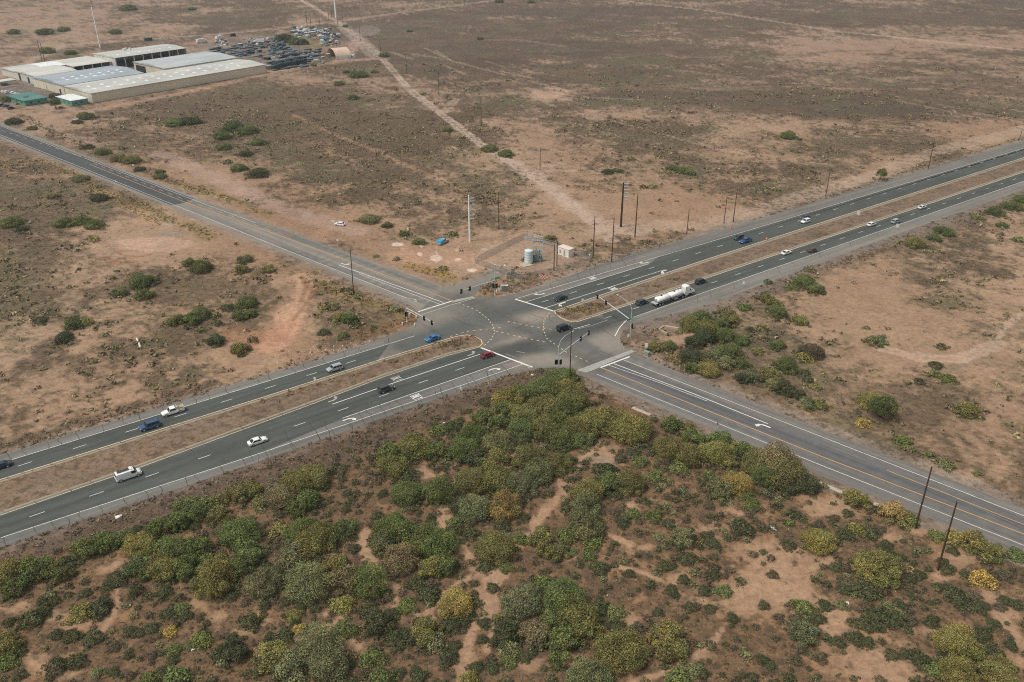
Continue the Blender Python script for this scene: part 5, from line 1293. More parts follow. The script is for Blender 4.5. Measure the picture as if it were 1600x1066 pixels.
def signal(x, y, arm_z, arm_px, heads, pole_h, lum_px, lum_z, label, pole_heads, sign=None, face=0):
    b = at(x, y); t = empty("traffic_signal", b)
    m = MB(); m.tube([(0, 0, 0), (0, 0, .15), (0, 0, .16), (0, 0, pole_h)], [.3, .3, .16, .11], GALV, 12); m.build("pole", t)
    e = at(*arm_px, arm_z) - b
    m = MB(); m.tube([(0, 0, arm_z - .3), e * .5 + Vector((0, 0, arm_z * .5 + .0)) if False else Vector((e.x * .5, e.y * .5, arm_z - .02)), (e.x, e.y, arm_z)], [.16, .14, .10], GALV, 10); m.build("mast_arm", t)
    a = math.atan2(e.y, e.x)
    for k in heads:
        m = MB(); head(m, (e.x * k, e.y * k, arm_z - .25), a + face); m.build("signal_head", t)
    for dx, dy, z, az_ in pole_heads:
        m = MB(); head(m, (dx, dy, z), az_); m.build("signal_head", t)
    if lum_px:
        l = at(*lum_px, lum_z) - b
        m = MB(); m.tube([(0, 0, pole_h - .3), (l.x * .12, l.y * .12, pole_h + (lum_z - pole_h) * .6), (l.x * .45, l.y * .45, lum_z - .05), (l.x * .92, l.y * .92, lum_z)], [.08, .07, .06, .05], GALV, 8); m.build("lamp_arm", t)
        m = MB(); m.box((l.x, l.y, lum_z), (.75, .32, .14), GALV, math.atan2(l.y, l.x)); m.build("lamp_head", t)
    if sign:
        m = MB(); m.box((math.cos(sign[0]) * .9, math.sin(sign[0]) * .9, sign[1]), (1.9, .06, .5), SIGG, sign[0]); m.box((0, 0, sign[1] + .55), (1.3, .06, .4), SIGG, sign[0] + PI / 2); m.build("street_name_sign", t)
    tag(t, label, "traffic signal", "traffic signals at the junction")
signal(773.5, 461, 5.6, (717, 456), (.93, .70), 9.4, None, 0, "traffic signal with green street sign beside the grey cabinets", [(-.6, 0, 3.3, -2.2), (.6, 0, 3.3, -1)], (HW_AZ, 6.0), PI / 2)
signal(636, 503, 5.2, (678, 505), (.93, .66), 8.2, (649, 468), 8.6, "traffic signal with a lamp arm over the side road's stop line", [(0, -.5, 2.9, -1.2)], None, PI / 2)
signal(872, 582, 5.8, (922, 518), (.96, .70), 8.6, (895, 518), 10.8, "traffic signal at the tip of the green thicket", [(-.6, 0, 3.4, 1.8), (.6, 0, 3.4, 2.4)], None, -PI / 2)
signal(984.5, 526, 5.8, (933, 462), (.98, .72), 9.4, (965, 461), 11.0, "traffic signal with long arms beside the triangular white island", [(.4, -.2, 3.6, 3.4)], (HW_AZ + PI, 6.1), -PI / 2)

def sign(x, y, kind, mat, w, h, z, az, label, posts=1, stripe=None):
    t = empty("road_sign", at(x, y), az)
    for k in range(posts):
        m = MB(); yy = 0 if posts == 1 else (-w * .35 if k == 0 else w * .35); m.tube([(0, yy, 0), (0, yy, z + h / 2)], .045, GALV, 6); m.build("post", t)
    m = MB(); m.box((.06, 0, z), (.04, w, h), mat)
    if stripe:
        for i in range(3): m.box((.085, 0, z - h * .3 + i * h * .3), (.012, w * .96, h * .13), stripe)
    m.build("sign_panel", t)
    tag(t, label, "road sign", "road signs beside the carriageways"); return t
fw = HW_AZ + PI
sign(1340, 340, 0, SIGW, 1.3, 1.6, 2.0, -1.7, "white panel sign on the median past the silver minivan")
sign(1400.5, 360, 0, SIGW, 1.1, 1.5, 2.0, -1.7, "white panel sign just below the silver minivan")
sign(1161, 448.5, 0, SIGW, .7, .9, 1.6, -1.75, "small white sign on the near shoulder beyond the tanker")
sign(493, 601, 0, SIGW, .6, 1.1, 1.9, -1.75, "narrow white sign standing on the median left of the junction")
sign(720, 621, 0, GALV, 1.8, .9, 2.9, HW_AZ, "unlit grey sign on two thin posts above the thicket", 2)
sign(826, 583, 0, SIGW, .6, .9, 2.0, -1.75, "small white sign where the thicket meets the stop line")
sign(910, 475, 0, SIGW, .6, .8, 1.5, -1.75, "small white sign on the median nose beside the turn arrow")
sign(1095.5, 660, 0, GALV, .5, .7, 2.2, X_AZ, "thin grey sign edge-on beside the concrete strip")
sign(1121, 670, 0, pmat("sign_brown", '6b4f42', .7), .7, .8, 1.6, X_AZ + PI, "brown backed sign next to the side road's white line")
sign(528, 384, 0, SIGW, .6, .9, 2.4, -1.75, "white sign on the far side of the upper side road")
sign(500.5, 430, 0, SIGY, .75, .75, 1.4, -1.75, "yellow warning sign at the dirt edge of the side road")
sign(688, 440, 0, SIGY, .5, 1.0, 2.4, -1.75, "pale yellow post sign in the dry bushes before the junction")
sign(1009, 549, 0, SIGW, .9, 1.4, 2.0, -1.75, "white sign beside the bushes at the crosswalk's end")
sign(182, 288, 0, SIGW, .5, .7, 1.5, -1.75, "tiny white marker sign beside the upper side road")
sign(209, 263, 0, SIGW, .7, .9, 1.6, -1.75, "white sign against the dark bush of the upper side road")
sign(921, 411, 0, SIGW, .5, .5, 3.3, -2, "slim pole with a white box outside the substation fence")
for x, y, lb in ((740.5, 527, "thin dark post on the left median nose"), (858.5, 499, "thin dark post in front of the right median nose"), (896.5, 498, "thin dark post on the right median kerb")):
    m = MB(); m.tube([(0, 0, 0), (0, 0, 2.0)], .05, WOODD, 6); m.box((0, 0, 1.85), (.08, .22, .3), WOODD); o = m.build("marker_post"); o.location = at(x, y); tag(o, lb, "post", "dark posts on the median noses")
# barricade, barrels, cabinets
t = empty("barricade", at(848.3, 438), -1.7)
for k in range(3):
    m = MB()
    for i in range(6): m.box((0, -1.25 + .5 * i, .7 + .55 * k), (.05, .5, .3), SIGR if (i + k) % 2 else SIGW)
    m.build("striped_board", t)
for y in (-.95, .95): m = MB(); m.tube([(0, y, 0), (0, y, 2.1)], .05, GALV, 6); m.box((0, y, .05), (1.2, .1, .08), GALV); m.build("leg", t)
m = MB(); m.tube([(0, 0, 2.3), (.05, 0, 2.3)], .42, SIGR, 8); m.build("round_sign", t)
tag(t, "red and white striped barricade at the edge of the substation yard", "barricade")
for x, y, lb in ((1142, 357, "orange barrel at the foot of the pole pair"), (1197.5, 375, "orange marker lying on the median by the blue pickup")):
    t = empty("traffic_barrel", at(x, y)); m = MB(); m.tube([(0, 0, 0), (0, 0, 1.0)], [.34, .26], SIGO, 12); m.build("barrel", t)
    m = MB(); m.tube([(0, 0, .55), (0, 0, .72)], [.305, .295], SIGW, 12); m.build("band", t); tag(t, lb, "traffic barrel", "orange barrels")
def cabinet(x, y, d, mat, az, label):
    t = empty("control_cabinet", at(x, y), az); m = MB(); m.box((0, 0, d[2] / 2 + .1), d, mat); m.box((0, 0, d[2] + .13), (d[0] + .1, d[1] + .1, .06), mat); m.build("housing", t)
    m = MB(); m.box((d[0] / 2 + .01, 0, d[2] / 2 + .1), (.02, d[1] * .8, d[2] * .8), pmat("cabinet_door", '8b8d88', .6)); m.build("door", t)
    m = MB(); m.box((0, 0, .05), (d[0] + .3, d[1] + .3, .1), conc); m.build("base", t); tag(t, label, "control cabinet", "cabinets at the junction")
cabinet(785.7, 454.5, (1.3, 1.5, 1.9), pmat("cabinet_tan", '9c9a8c', .6), -1.2, "tan control cabinet beside the traffic signal's foot")
cabinet(791.5, 453.5, (.8, .8, 1.7), pmat("cabinet_white", 'd2d2cc', .6), -1.2, "white control cabinet to the right of the tan one")
cabinet(1010, 556, (1.0, 1.5, 1.3), pmat("cabinet_green", '7e9482', .6), -2.2, "pale green cabinet beside the crosswalk's end")
for x, y, lb in ((776.5, 456.5, "small white bollard next to the signal foot"), (780, 455, "small white bollard touching the tan cabinet"), (981.5, 527, "white bollard at the foot of the long-armed signal"), (648, 509, "white pedestal on the dirt beside the stop line"), (629, 508, "white block on the red dirt corner")):
    m = MB(); m.tube([(0, 0, 0), (0, 0, .8), (0, 0, .9)], [.22, .22, .1], SIGW, 10); o = m.build("bollard"); o.location = at(x, y); tag(o, lb, "bollard", "white bollards at the corners")
# rubble and rails at the corner of the side road
t = empty("guard_barrier", at(643, 495)); m = MB(); P0, P1 = at(634, 488) - at(643, 495), at(653, 497) - at(643, 495)
m.tube([P0 + Vector((0, 0, .5)), (P0 + P1) / 2 + Vector((0, .5, .5)), P1 + Vector((0, 0, .5))], .15, pmat("rail_pale", 'b9aea0', .7), 6); m.build("rail", t)
for k in (0, .5, 1): m = MB(); q = P0.lerp(P1, k); m.tube([q, q + Vector((0, 0, .7))], .08, WOODD, 6); m.build("post", t)
for k in range(3): m = MB(); q = P0.lerp(P1, .3 + .25 * k); m.box(q + Vector((.3, -.6, .35)), (.12, .5, .6), SIGR if k % 2 else SIGW, .6); m.build("reflector_panel", t)
tag(t, "pale barrier rail with red and white reflectors at the dirt corner", "barrier")
# culvert headwall
t = empty("culvert_headwall", at(1043, 514)); c0 = at(1043, 514)
cc = [at(1030, 516) - c0, at(1037, 511.5) - c0, at(1060, 515) - c0, at(1058, 517.5) - c0]
def wallstrip(name, a, b, h, w):
    m = MB(); d = (b - a); n = Vector((-d.y, d.x, 0)).normalized() * w / 2; m.prism([(a + n), (b + n), (b - n), (a - n)], -.1, h, conc); m.build(name, t)
wallstrip("wing_wall", cc[0], cc[1], .55, .4); wallstrip("headwall", cc[1] + Vector((.3, 0, 0)), cc[2], .6, .6); wallstrip("wing_wall", cc[0] + Vector((.3, -.4, 0)), at(1043, 523) - c0, .45, .35)
tag(t, "pale concrete culvert headwall in the brown ditch by the thicket", "culvert")
for a, b, lb in (((988, 637), (1016, 649), "broken concrete strip nearest the junction"), ((1077, 673), (1107, 687), "middle concrete strip between thicket and side road"), ((1262, 747), (1330, 776), "long concrete strip ending at the golden brown tree"), ((1365, 787), (1372, 790), "short concrete strip stub between two bushes")):
    m = MB(); A, B = at(*a), at(*b); d = (B - A).normalized(); n = Vector((-d.y, d.x, 0)) * .55; m.prism([A + n, B + n, B - n, A - n], 0, .12, conc); o = m.build("concrete_slab"); tag(o, lb, "concrete slab", "concrete strips along the side road")
o = MB().tube([at(214, 530) + Vector((0, 0, .2)), at(217, 537) + Vector((0, 0, .25)), at(220, 544) + Vector((0, 0, .15))], .28, pmat("pipe_white", 'd5c8bd', .7), 8).build("discarded_pipe"); tag(o, "pale pipe lying in the brush of the bare field", "pipe")
for x, y, s, lb in ((186, 808, .8, "white scrap on the verge below the cargo van"), (1208, 826, .9, "white scrap sheet lying among the bushes"), (203, 946, .35, "tiny white scrap among the dark bushes"), (302, 1016, .4, "pale litter scrap beside a small bush"), (1324, 944, .5, "white scrap beside the red soil mound"), (832, 587, .5, "white litter just below the stop line"), (694, 662, .35, "white scrap near the long green hedge"), (971, 718, .3, "white scrap in the cleared patch"), (770, 624, .4, "pale litter in the weeds by the two-post sign")):
    m = MB(); m.add([(-s, -s * .5, .15), (s * .8, -s * .6, .25), (s, s * .5, .12), (-s * .6, s * .6, .32), (0, 0, .5 * s + .1)], [(0, 1, 4), (1, 2, 4), (2, 3, 4), (3, 0, 4), (3, 2, 1, 0)], SIGW); o = m.build("litter_scrap"); o.location = at(x, y); o.rotation_euler = (0, 0, x); tag(o, lb, "litter", "scattered white litter")
# litter field on the bare corner: hundreds of scraps
LX = []; mlt = MB()
for k in range(90):
    x = rgv.gauss(505, 38); y = 546 - (x - 505) * .12 + rgv.gauss(0, 7)
    if x < 430: continue
    p = at(x, y); s = rgv.uniform(.06, .22); mlt.box(p + Vector((0, 0, s / 2)), (s * 2, s, s), [SIGW, conc, pmat("scrap_tan", 'bfa892', .8)][k % 3], rgv.uniform(0, 3))
tag(mlt.build("rubble_scatter"), "white rubble crumbs scattered on the red earth", "rubble", kind="stuff")
# ---------------- substation
def chain_fence(pts, h, label, spacing=3.0, mesh=True):
    P = [at(a, b) for a, b in pts]; t = empty("chain_link_fence", P[0]); o = P[0]; post = MB(); net = MB(); tops = MB()
    n = 0; wm = pmat("fence_wire", '777b78', .6)
    for a, b in zip(P, P[1:]):
        L = (b - a).length; k = max(1, round(L / spacing))
        for i in range(k):
            q = a.lerp(b, i / k) - o; pm = MB(); pm.tube([q, q + Vector((0, 0, h))], .045, GALV, 6); pm.build("post", t)
        for z in (.1, h): tops.tube([a - o + Vector((0, 0, z)), b - o + Vector((0, 0, z))], .025, GALV, 5)
        d = (b - a).normalized(); s = 0.0; nn = Vector((-d.y, d.x, 0)) * .004
        while s < L:
            for sg in (1, -1):
                q0 = a - o + d * s; q1 = a - o + d * min(max(s + sg * h, 0), L); z1 = h * abs((q1 - q0).length) / h
                w_ = Vector((0, 0, .06)); net.add([q0 + nn, q1 + Vector((0, 0, z1)) + nn, q1 + Vector((0, 0, z1)) + w_ + nn, q0 + w_ + nn], [(0, 1, 2, 3)], wm)
            s += .26
    net.build("wire_mesh", t); tops.build("rail", t)
    tag(t, label, "fence"); return t
chain_fence([(742, 412), (818, 373.5), (868, 387), (900, 397), (922, 403), (919, 413), (881, 423.5), (815, 438.5), (790, 429.5), (750, 414.6), (742, 412)], 2.4, "chain link fence enclosing the substation yard")
t = empty("storage_tank", at(826, 411)); sh = pmat("tank_blue_grey", 'c6d2d3', .5)
m = MB(); m.tube([(0, 0, .2)] + [(0, 0, .2 + .5 * k) for k in range(1, 10)] + [(0, 0, 5.0), (0, 0, 5.4)], [1.5] + [1.5 + (.05 if k % 2 else 0) for k in range(1, 10)] + [1.5, .3], sh, 24); m.build("shell", t)
m = MB(); m.box((-1.0, -2.0, .12), (4.0, 3.4, .24), conc, .5); m.build("pad", t)
for y in (-.25, .25): m = MB(); m.tube([(-1.62, y, .2), (-1.62, y, 5.3)], .04, GALV, 5); m.build("ladder_rail", t)
tag(t, "pale blue grey upright tank inside the fenced yard", "tank")
t = empty("pipe_rack", at(839, 409)); gq = pmat("pipe_grey_green", '7c9590', .5, metal=.2); r4 = random.Random(3)
for x_, y_ in ((-1.8, 0), (2.2, 0), (2.2, 4.5), (-1.8, 4.5)):
    m = MB(); m.box((x_, y_, 3.9), (.16, .16, 7.8), GALV); m.build("column", t)
for z in (2.5, 4.6, 6.6):
    m = MB()
    for (a, b) in (((-1.8, 0), (2.2, 0)), ((2.2, 0), (2.2, 4.5)), ((2.2, 4.5), (-1.8, 4.5)), ((-1.8, 4.5), (-1.8, 0))): m.tube([(*a, z), (*b, z)], .08, GALV, 6)
    m.build("beam", t)
for k in range(9):
    x_, y_ = -1.6 + .42 * k, r4.uniform(-.4, 1.6); h_ = r4.uniform(2.2, 5.2); m = MB()
    m.tube([(x_, y_, 0), (x_, y_, h_), (x_ + r4.uniform(-.6, .6), y_ + 1.0, h_)], .14, gq, 8); m.tube([(x_, y_, h_ * .45), (x_, y_, h_ * .45 + .5)], .3, gq, 10); m.build("pipe", t)
for k in range(6):
    m = MB(); x_ = -1.5 + .7 * k; m.tube([(x_, 1 + r4.uniform(0, 2), 6.7), (x_, 1.5, 7.6)], .1, INSD, 6); m.build("insulator", t)
m = MB(); m.box((.2, .8, 1.0), (3.4, 1.8, 1.6), gq); m.build("equipment_block", t)
tag(t, "grey green pipework and steel rack beside the upright tank", "pipe rack")
t = empty("steel_gantry", at(824, 398)); gx = at(819, 398) - at(824, 398)
cols = [(at(819, 399) - at(824, 398)), (at(832.5, 393) - at(824, 398)), (at(847, 398) - at(824, 398))]
for c in cols: m = MB(); m.box(c + Vector((0, 0, 3.6)), (.2, .2, 7.2), GALV); m.build("column", t)
for i, j in ((0, 1), (1, 2), (0, 2)):
    m = MB(); a, b = cols[i], cols[j]; m.tube([a + Vector((0, 0, 7.1)), b + Vector((0, 0, 7.1))], .09, GALV, 6); m.tube([a + Vector((0, 0, 6.2)), b + Vector((0, 0, 6.2))], .07, GALV, 6)
    for k in range(8): m.tube([a.lerp(b, k / 8) + Vector((0, 0, 6.2 if k % 2 else 7.1)), a.lerp(b, (k + 1) / 8) + Vector((0, 0, 7.1 if k % 2 else 6.2))], .04, GALV, 5)
    m.build("beam", t)
for k in range(6): m = MB(); q = cols[1].lerp(cols[2], k / 6); m.tube([q + Vector((0, 0, 7.2)), q + Vector((0, 0, 8.0))], .10, INSD, 6); m.build("insulator", t)
tag(t, "steel lattice gantry behind the upright tank", "gantry")
A, B = at(871.7, 397), at(888.2, 403); d = (B - A); L = d.length; d.normalize(); n = Vector((-d.y, d.x, 0)); wdt = (at(895, 399.5) - B).length
az = math.atan2(d.y, d.x); C_ = (A + B) / 2 + n * (wdt / 2)
t = empty("equipment_shelter", C_, az); m = MB(); m.box((0, 0, 1.55), (L, wdt, 2.9), paint('shelter', 'e0ddd6')); m.build("wall", t)
m = MB(); m.box((0, 0, 3.06), (L + .25, wdt + .25, .12), pmat("shelter_roof", 'd9c3b4', .7)); m.build("roof", t)
m = MB(); m.box((.6, -wdt / 2 - .02, 1.25), (.9, .03, 2.1), pmat("shelter_door", '9aa09e', .6)); m.build("door", t)
m = MB(); m.box((-1.6, -wdt / 2 - .15, 1.7), (.7, .3, 1.0), GALV); m.build("air_conditioner", t)
m = MB(); m.box((0, 0, .05), (L + .8, wdt + .8, .1), conc); m.build("pad", t)
tag(t, "white box shelter at the back of the substation yard", "equipment shelter")
for x, y, s, lb in ((789, 424, .6, "white globe lamp post near the fence corner"), (774, 423, .5, "white topped post behind the street sign")):
    t = empty("lamp_post", at(x, y)); m = MB(); m.tube([(0, 0, 0), (0, 0, 2)], .05, GALV, 6); m.build("post", t); m = MB(); m.tube([(0, 0, 2), (0, 0, 2.3), (0, 0, 2.6)], [.15, s * .6, .1], SIGW, 10); m.build("globe", t); tag(t, lb, "lamp post", "white topped posts near the fence")
t = empty("cable_reel", at(801, 428)); m = MB()
for y in (-.5, .5): m.tube([(0, y - .04, .8), (0, y + .04, .8)], .8, pmat("reel_green", '6f7f62', .8), 14)
m.tube([(0, -.5, .8), (0, .5, .8)], .4, WOOD, 10); m.build("reel", t); tag(t, "faded green cable reel inside the fence", "cable reel")
# ------------------------------------------------------------------ metal warehouses
WO = at(145.6, 161); WAZ = math.radians(50.686); EX = Vector((math.cos(WAZ), math.sin(WAZ), 0)); EY = Vector((-EX.y, EX.x, 0))
def W2(u, v, z=0): return WO + EX * u + EY * v + Vector((0, 0, z))
def corrugated(name, col, pitch=.6, amt=.10):
    if name in MATS: return MATS[name]
    m = bpy.data.materials.new(name); m.use_nodes = True; nt = m.node_tree; b = nt.nodes["Principled BSDF"]
    b.inputs["Roughness"].default_value = .55; b.inputs["Metallic"].default_value = .15
    tc = nt.nodes.new("ShaderNodeTexCoord"); n = nt.nodes.new("ShaderNodeTexNoise"); n.inputs["Scale"].default_value = .12; n.inputs["Detail"].default_value = 6
    mp = nt.nodes.new("ShaderNodeMapping"); mp.inputs["Scale"].default_value = (.25, 1.2, 1)
    nt.links.new(tc.outputs["Object"], mp.inputs[0]); nt.links.new(mp.outputs[0], n.inputs["Vector"])
    w = nt.nodes.new("ShaderNodeTexWave"); w.bands_direction = 'X'; w.inputs["Scale"].default_value = 1 / pitch / 2; w.inputs["Distortion"].default_value = .3
    nt.links.new(tc.outputs["Object"], w.inputs["Vector"])
    mr = nt.nodes.new("ShaderNodeMapRange"); mr.inputs[1].default_value = .35; mr.inputs[2].default_value = .7; mr.inputs[3].default_value = 1 - amt * 1.6; mr.inputs[4].default_value = 1 + amt
    nt.links.new(n.outputs[0], mr.inputs[0])
    mr2 = nt.nodes.new("ShaderNodeMapRange"); mr2.inputs[3].default_value = .93; mr2.inputs[4].default_value = 1.04; nt.links.new(w.outputs[1], mr2.inputs[0])
    mu = nt.nodes.new("ShaderNodeMath"); mu.operation = 'MULTIPLY'; nt.links.new(mr.outputs[0], mu.inputs[0]); nt.links.new(mr2.outputs[0], mu.inputs[1])
    v = nt.nodes.new("ShaderNodeVectorMath"); v.operation = 'SCALE'; v.inputs[0].default_value = lin(col); nt.links.new(mu.outputs[0], v.inputs["Scale"]); nt.links.new(v.outputs[0], b.inputs["Base Color"])
    MATS[name] = m; return m
R_G = corrugated("roof_grey_metal", 'b6bcbb'); R_T = corrugated("roof_tan_metal", 'c0c1b9'); R_B = corrugated("roof_blue_grey_metal", 'a3adb3'); R_W = corrugated("roof_white_metal", 'e4e6e4', amt=.03); R_TEAL = corrugated("roof_teal", '4f7f76'); R_P = corrugated("roof_pale_tan", 'cbc9c0')
W_C = corrugated("wall_cream_metal", 'ded6bf', amt=.06); W_W = corrugated("wall_pale_metal", 'd3d4cb', amt=.06); W_TEAL = corrugated("wall_teal", '5f9c88', amt=.06)
DARK = pmat("door_and_interior_shade", '2c3233', .9); SKYL = pmat("skylight_panel", 'dfe3e3', .4); GUT = pmat("gutter_dark", '4a4f52', .6)  # DARK: door colour, also shade painted into the insides of open buildings
def warehouse(name, label, u0, u1, v0, v1, h, rh, wall, roof, ridge='u', sky=(), doors=(), open_side=None, cols=0, rpos=.5):
    t = empty(name, W2(u0, v0), WAZ); L, D = u1 - u0, v1 - v0; e = .5
    def panel(nm, vs, mat, parent=t):
        m = MB(); m.add(vs, [tuple(range(len(vs)))], mat); return m.build(nm, parent)
    rv = D * rpos
    if ridge == 'u':
        roofm = MB(); roofm.add([(-e, -e, h), (L + e, -e, h), (L + e, rv, rh), (-e, rv, rh), (-e, D + e, h), (L + e, D + e, h), (-e, -e, h - .25), (L + e, -e, h - .25), (L + e, D + e, h - .25), (-e, D + e, h - .25)],
                    [(0, 1, 2, 3), (3, 2, 5, 4), (6, 7, 1, 0), (8, 9, 4, 5), (7, 8, 5, 2, 1), (9, 6, 0, 3, 4)], roof); ro = roofm.build("roof", t)
    else:
        roofm = MB(); roofm.add([(-e, -e, h), (-e, D + e, h), (L + e, D + e, rh), (L + e, -e, rh), (-e, -e, h - .25), (-e, D + e, h - .25), (L + e, D + e, rh - .25), (L + e, -e, rh - .25)], [(0, 3, 2, 1), (4, 5, 6, 7), (0, 4, 7, 3), (1, 2, 6, 5), (0, 1, 5, 4), (3, 7, 6, 2)], roof); ro = roofm.build("roof", t)
    sides = {'front': [(0, 0, 0), (L, 0, 0), (L, 0, h - .2), (0, 0, h - .2)], 'back': [(0, D, 0), (L, D, 0), (L, D, h - .2), (0, D, h - .2)],
             'left': [(0, 0, 0), (0, D, 0), (0, D, h - .2), (0, rv, rh - .25), (0, 0, h - .2)], 'right': [(L, 0, 0), (L, D, 0), (L, D, h - .2), (L, rv, rh - .25), (L, 0, h - .2)]}
    for k, vs in sides.items():
        if k == open_side: continue
        panel("wall", vs, wall)
    if open_side:
        panel("floor", [(0, 0, .03), (L, 0, .03), (L, D, .03), (0, D, .03)], DARK)  # floor coloured dark to stand for the shade inside
        for i in range(cols):
            m = MB(); q = (L * i / (cols - 1), .15) if open_side == 'front' else (.15, D * i / (cols - 1)); m.box((q[0], q[1], h / 2 - .1), (.7, .5, h - .3), wall); m.build("column", t)
    for (a, b, w_, l_) in sky:
        z = h + (rh - h) * (b / rv if b < rv else (D - b) / (D - rv)) if ridge == 'u' else h + (rh - h) * a / L
        s = (rh - h) / rv * (1 if b < rv else -1) if ridge == 'u' else 0
        m = MB(); m.add([(a, b - l_ / 2, z - s * l_ / 2 + .06), (a + w_, b - l_ / 2, z - s * l_ / 2 + .06), (a + w_, b + l_ / 2, z + s * l_ / 2 + .06), (a, b + l_ / 2, z + s * l_ / 2 + .06)], [(0, 1, 2, 3)], SKYL); m.build("skylight", ro)
    for (side, p, w_, dh) in doors:
        m = MB()
        if side == 'front': m.box((p, -.04, dh / 2), (w_, .06, dh), DARK)
        elif side == 'left': m.box((-.04, p, dh / 2), (.06, w_, dh), DARK)
        m.build("door", t)
    tag(t, label, "warehouse", "metal buildings of the industrial yard"); return t
skyA = [(6 + 9.2 * i, b, 2.2, 3.2) for i in range(14) for b in (9.0, 17.0)][:26] + [(80 + 7 * i, 27, 2, 3) for i in range(5)]
warehouse("metal_warehouse", "longest pale warehouse with a cream side wall and rows of skylights", 0, 135, 0, 37, 6.2, 7.4, W_C, R_T, sky=skyA, doors=[('left', 8, 2, 2.4)])
warehouse("metal_warehouse", "blue grey roofed warehouse behind the left half of the longest one", .3, 58, 38.5, 84, 6.4, 8.0, W_C, R_B, sky=[(8 + 6.5 * i, b, 2, 2.8) for i in range(7) for b in (12, 18)], doors=[('left', 6, 2.2, 3.2), ('left', 26, .8, 2.2)])
warehouse("metal_warehouse", "tan roofed warehouse with pale doors next to the blue grey roof", 4, 34, 88, 122, 6, 6.8, W_W, R_P, doors=[('left', 26, 3, 5), ('left', 12, 3, 4)])
warehouse("metal_warehouse", "low pale warehouse at the photo's left edge with a white roof section", 5, 25, 123.5, 147, 5, 5.8, W_W, R_T)
warehouse("metal_warehouse", "small warehouse with a bright white roof behind the tan one", 25.8, 42, 123, 147, 5, 5.9, W_W, R_W)
warehouse("metal_shed", "open fronted shed with a wide tan roof and dark interior", 43, 72, 112, 149, 4.8, 5.6, W_W, R_P, open_side='front', cols=5)
warehouse("metal_shed", "tall open shed with columns along its dark front", 73, 134, 105, 138, 8, 9.0, W_W, R_T, open_side='front', cols=9, sky=[(6 + 9 * i, 9, 2, 2.6) for i in range(6)])
warehouse("metal_warehouse", "wide pale roofed warehouse behind the right half of the longest one", 75, 137, 38.5, 82, 7.2, 8.3, W_C, R_G, doors=[('left', 34, 14, 5.5)])  # its wide door is a dark panel painting the shade of an open end
# roof plant on the tall shed
t = empty("rooftop_fan", W2(93, 128, 8.7), WAZ)
for k in range(3): m = MB(); m.tube([(k * 2.6, (k % 2) * 2, 0), (k * 2.6, (k % 2) * 2, 1.6)], [1.0, .8], SIGW, 12); m.build("fan_hood", t)
tag(t, "cluster of white fan hoods on the tall open shed's roof", "rooftop fan")
def hut(name, label, u0, u1, v0, v1, h, wall, roof, over=.6):
    t = empty(name, W2(u0, v0), WAZ); L, D = u1 - u0, v1 - v0; m = MB(); m.box((L / 2, D / 2, h / 2), (L, D, h), wall); m.build("wall", t)
    m = MB(); m.box((L / 2, D / 2, h + .12), (L + over, D + over, .22), roof); m.build("roof", t)
    for p in (.25, .6): m = MB(); m.box((L * p, -.03, h * .5), (1.4, .05, 1.0), GLASS); m.build("window", t)
    for p in (.2, .5, .8): m = MB(); m.box((-.03, D * p, h * .5), (.05, 1.4, 1.0), GLASS); m.build("window", t)
    tag(t, label, "hut", "green office huts"); return t
hut("office_hut", "green hut with a flat white roof at the longest warehouse's corner", -13.5, -3, 0, 21, 3.4, W_TEAL, R_W)
hut("office_hut", "long low green office with a dark teal roof behind small trees", -32, -18, 24, 50, 3.2, W_TEAL, R_TEAL, 1.4)
hut("storage_hut", "low cream building at the photo's left edge by the parked cars", -28, -3, 104, 112, 2.6, W_C, R_P)
# quonset hut
g0, g1 = at(525, 92.5), at(549, 90.0)
d = (g1 - g0); Lq = d.length; d.normalize(); az = math.atan2(d.y, d.x); Rq = 9.0
t = empty("arched_hangar", g0, az); m = MB(); vs = []; n = 18
for x_ in (0, Lq):
    for i in range(n + 1): a = math.pi * i / n; vs.append((x_, Rq - math.cos(a) * Rq, math.sin(a) * Rq * .8))
m.add(vs, [(i, i + 1, n + 2 + i, n + 1 + i) for i in range(n)], pmat("hangar_skin", 'cdb4a0', .7, noise=.08, nscale=.2)); m.build("arched_roof", t)
m = MB(); m.add([vs[n + 1 + i] for i in range(n + 1)], [tuple(range(n + 1))], DARK); m.build("end_wall", t)  # far end coloured dark as the shade within the arch
m = MB(); m.box((Lq / 2, -.05, 1.2), (Lq, .2, 2.4), SIGW); m.build("side_panel", t)
tag(t, "arched hangar with an open dark end beside the dirt track", "hangar", "metal buildings of the industrial yard")
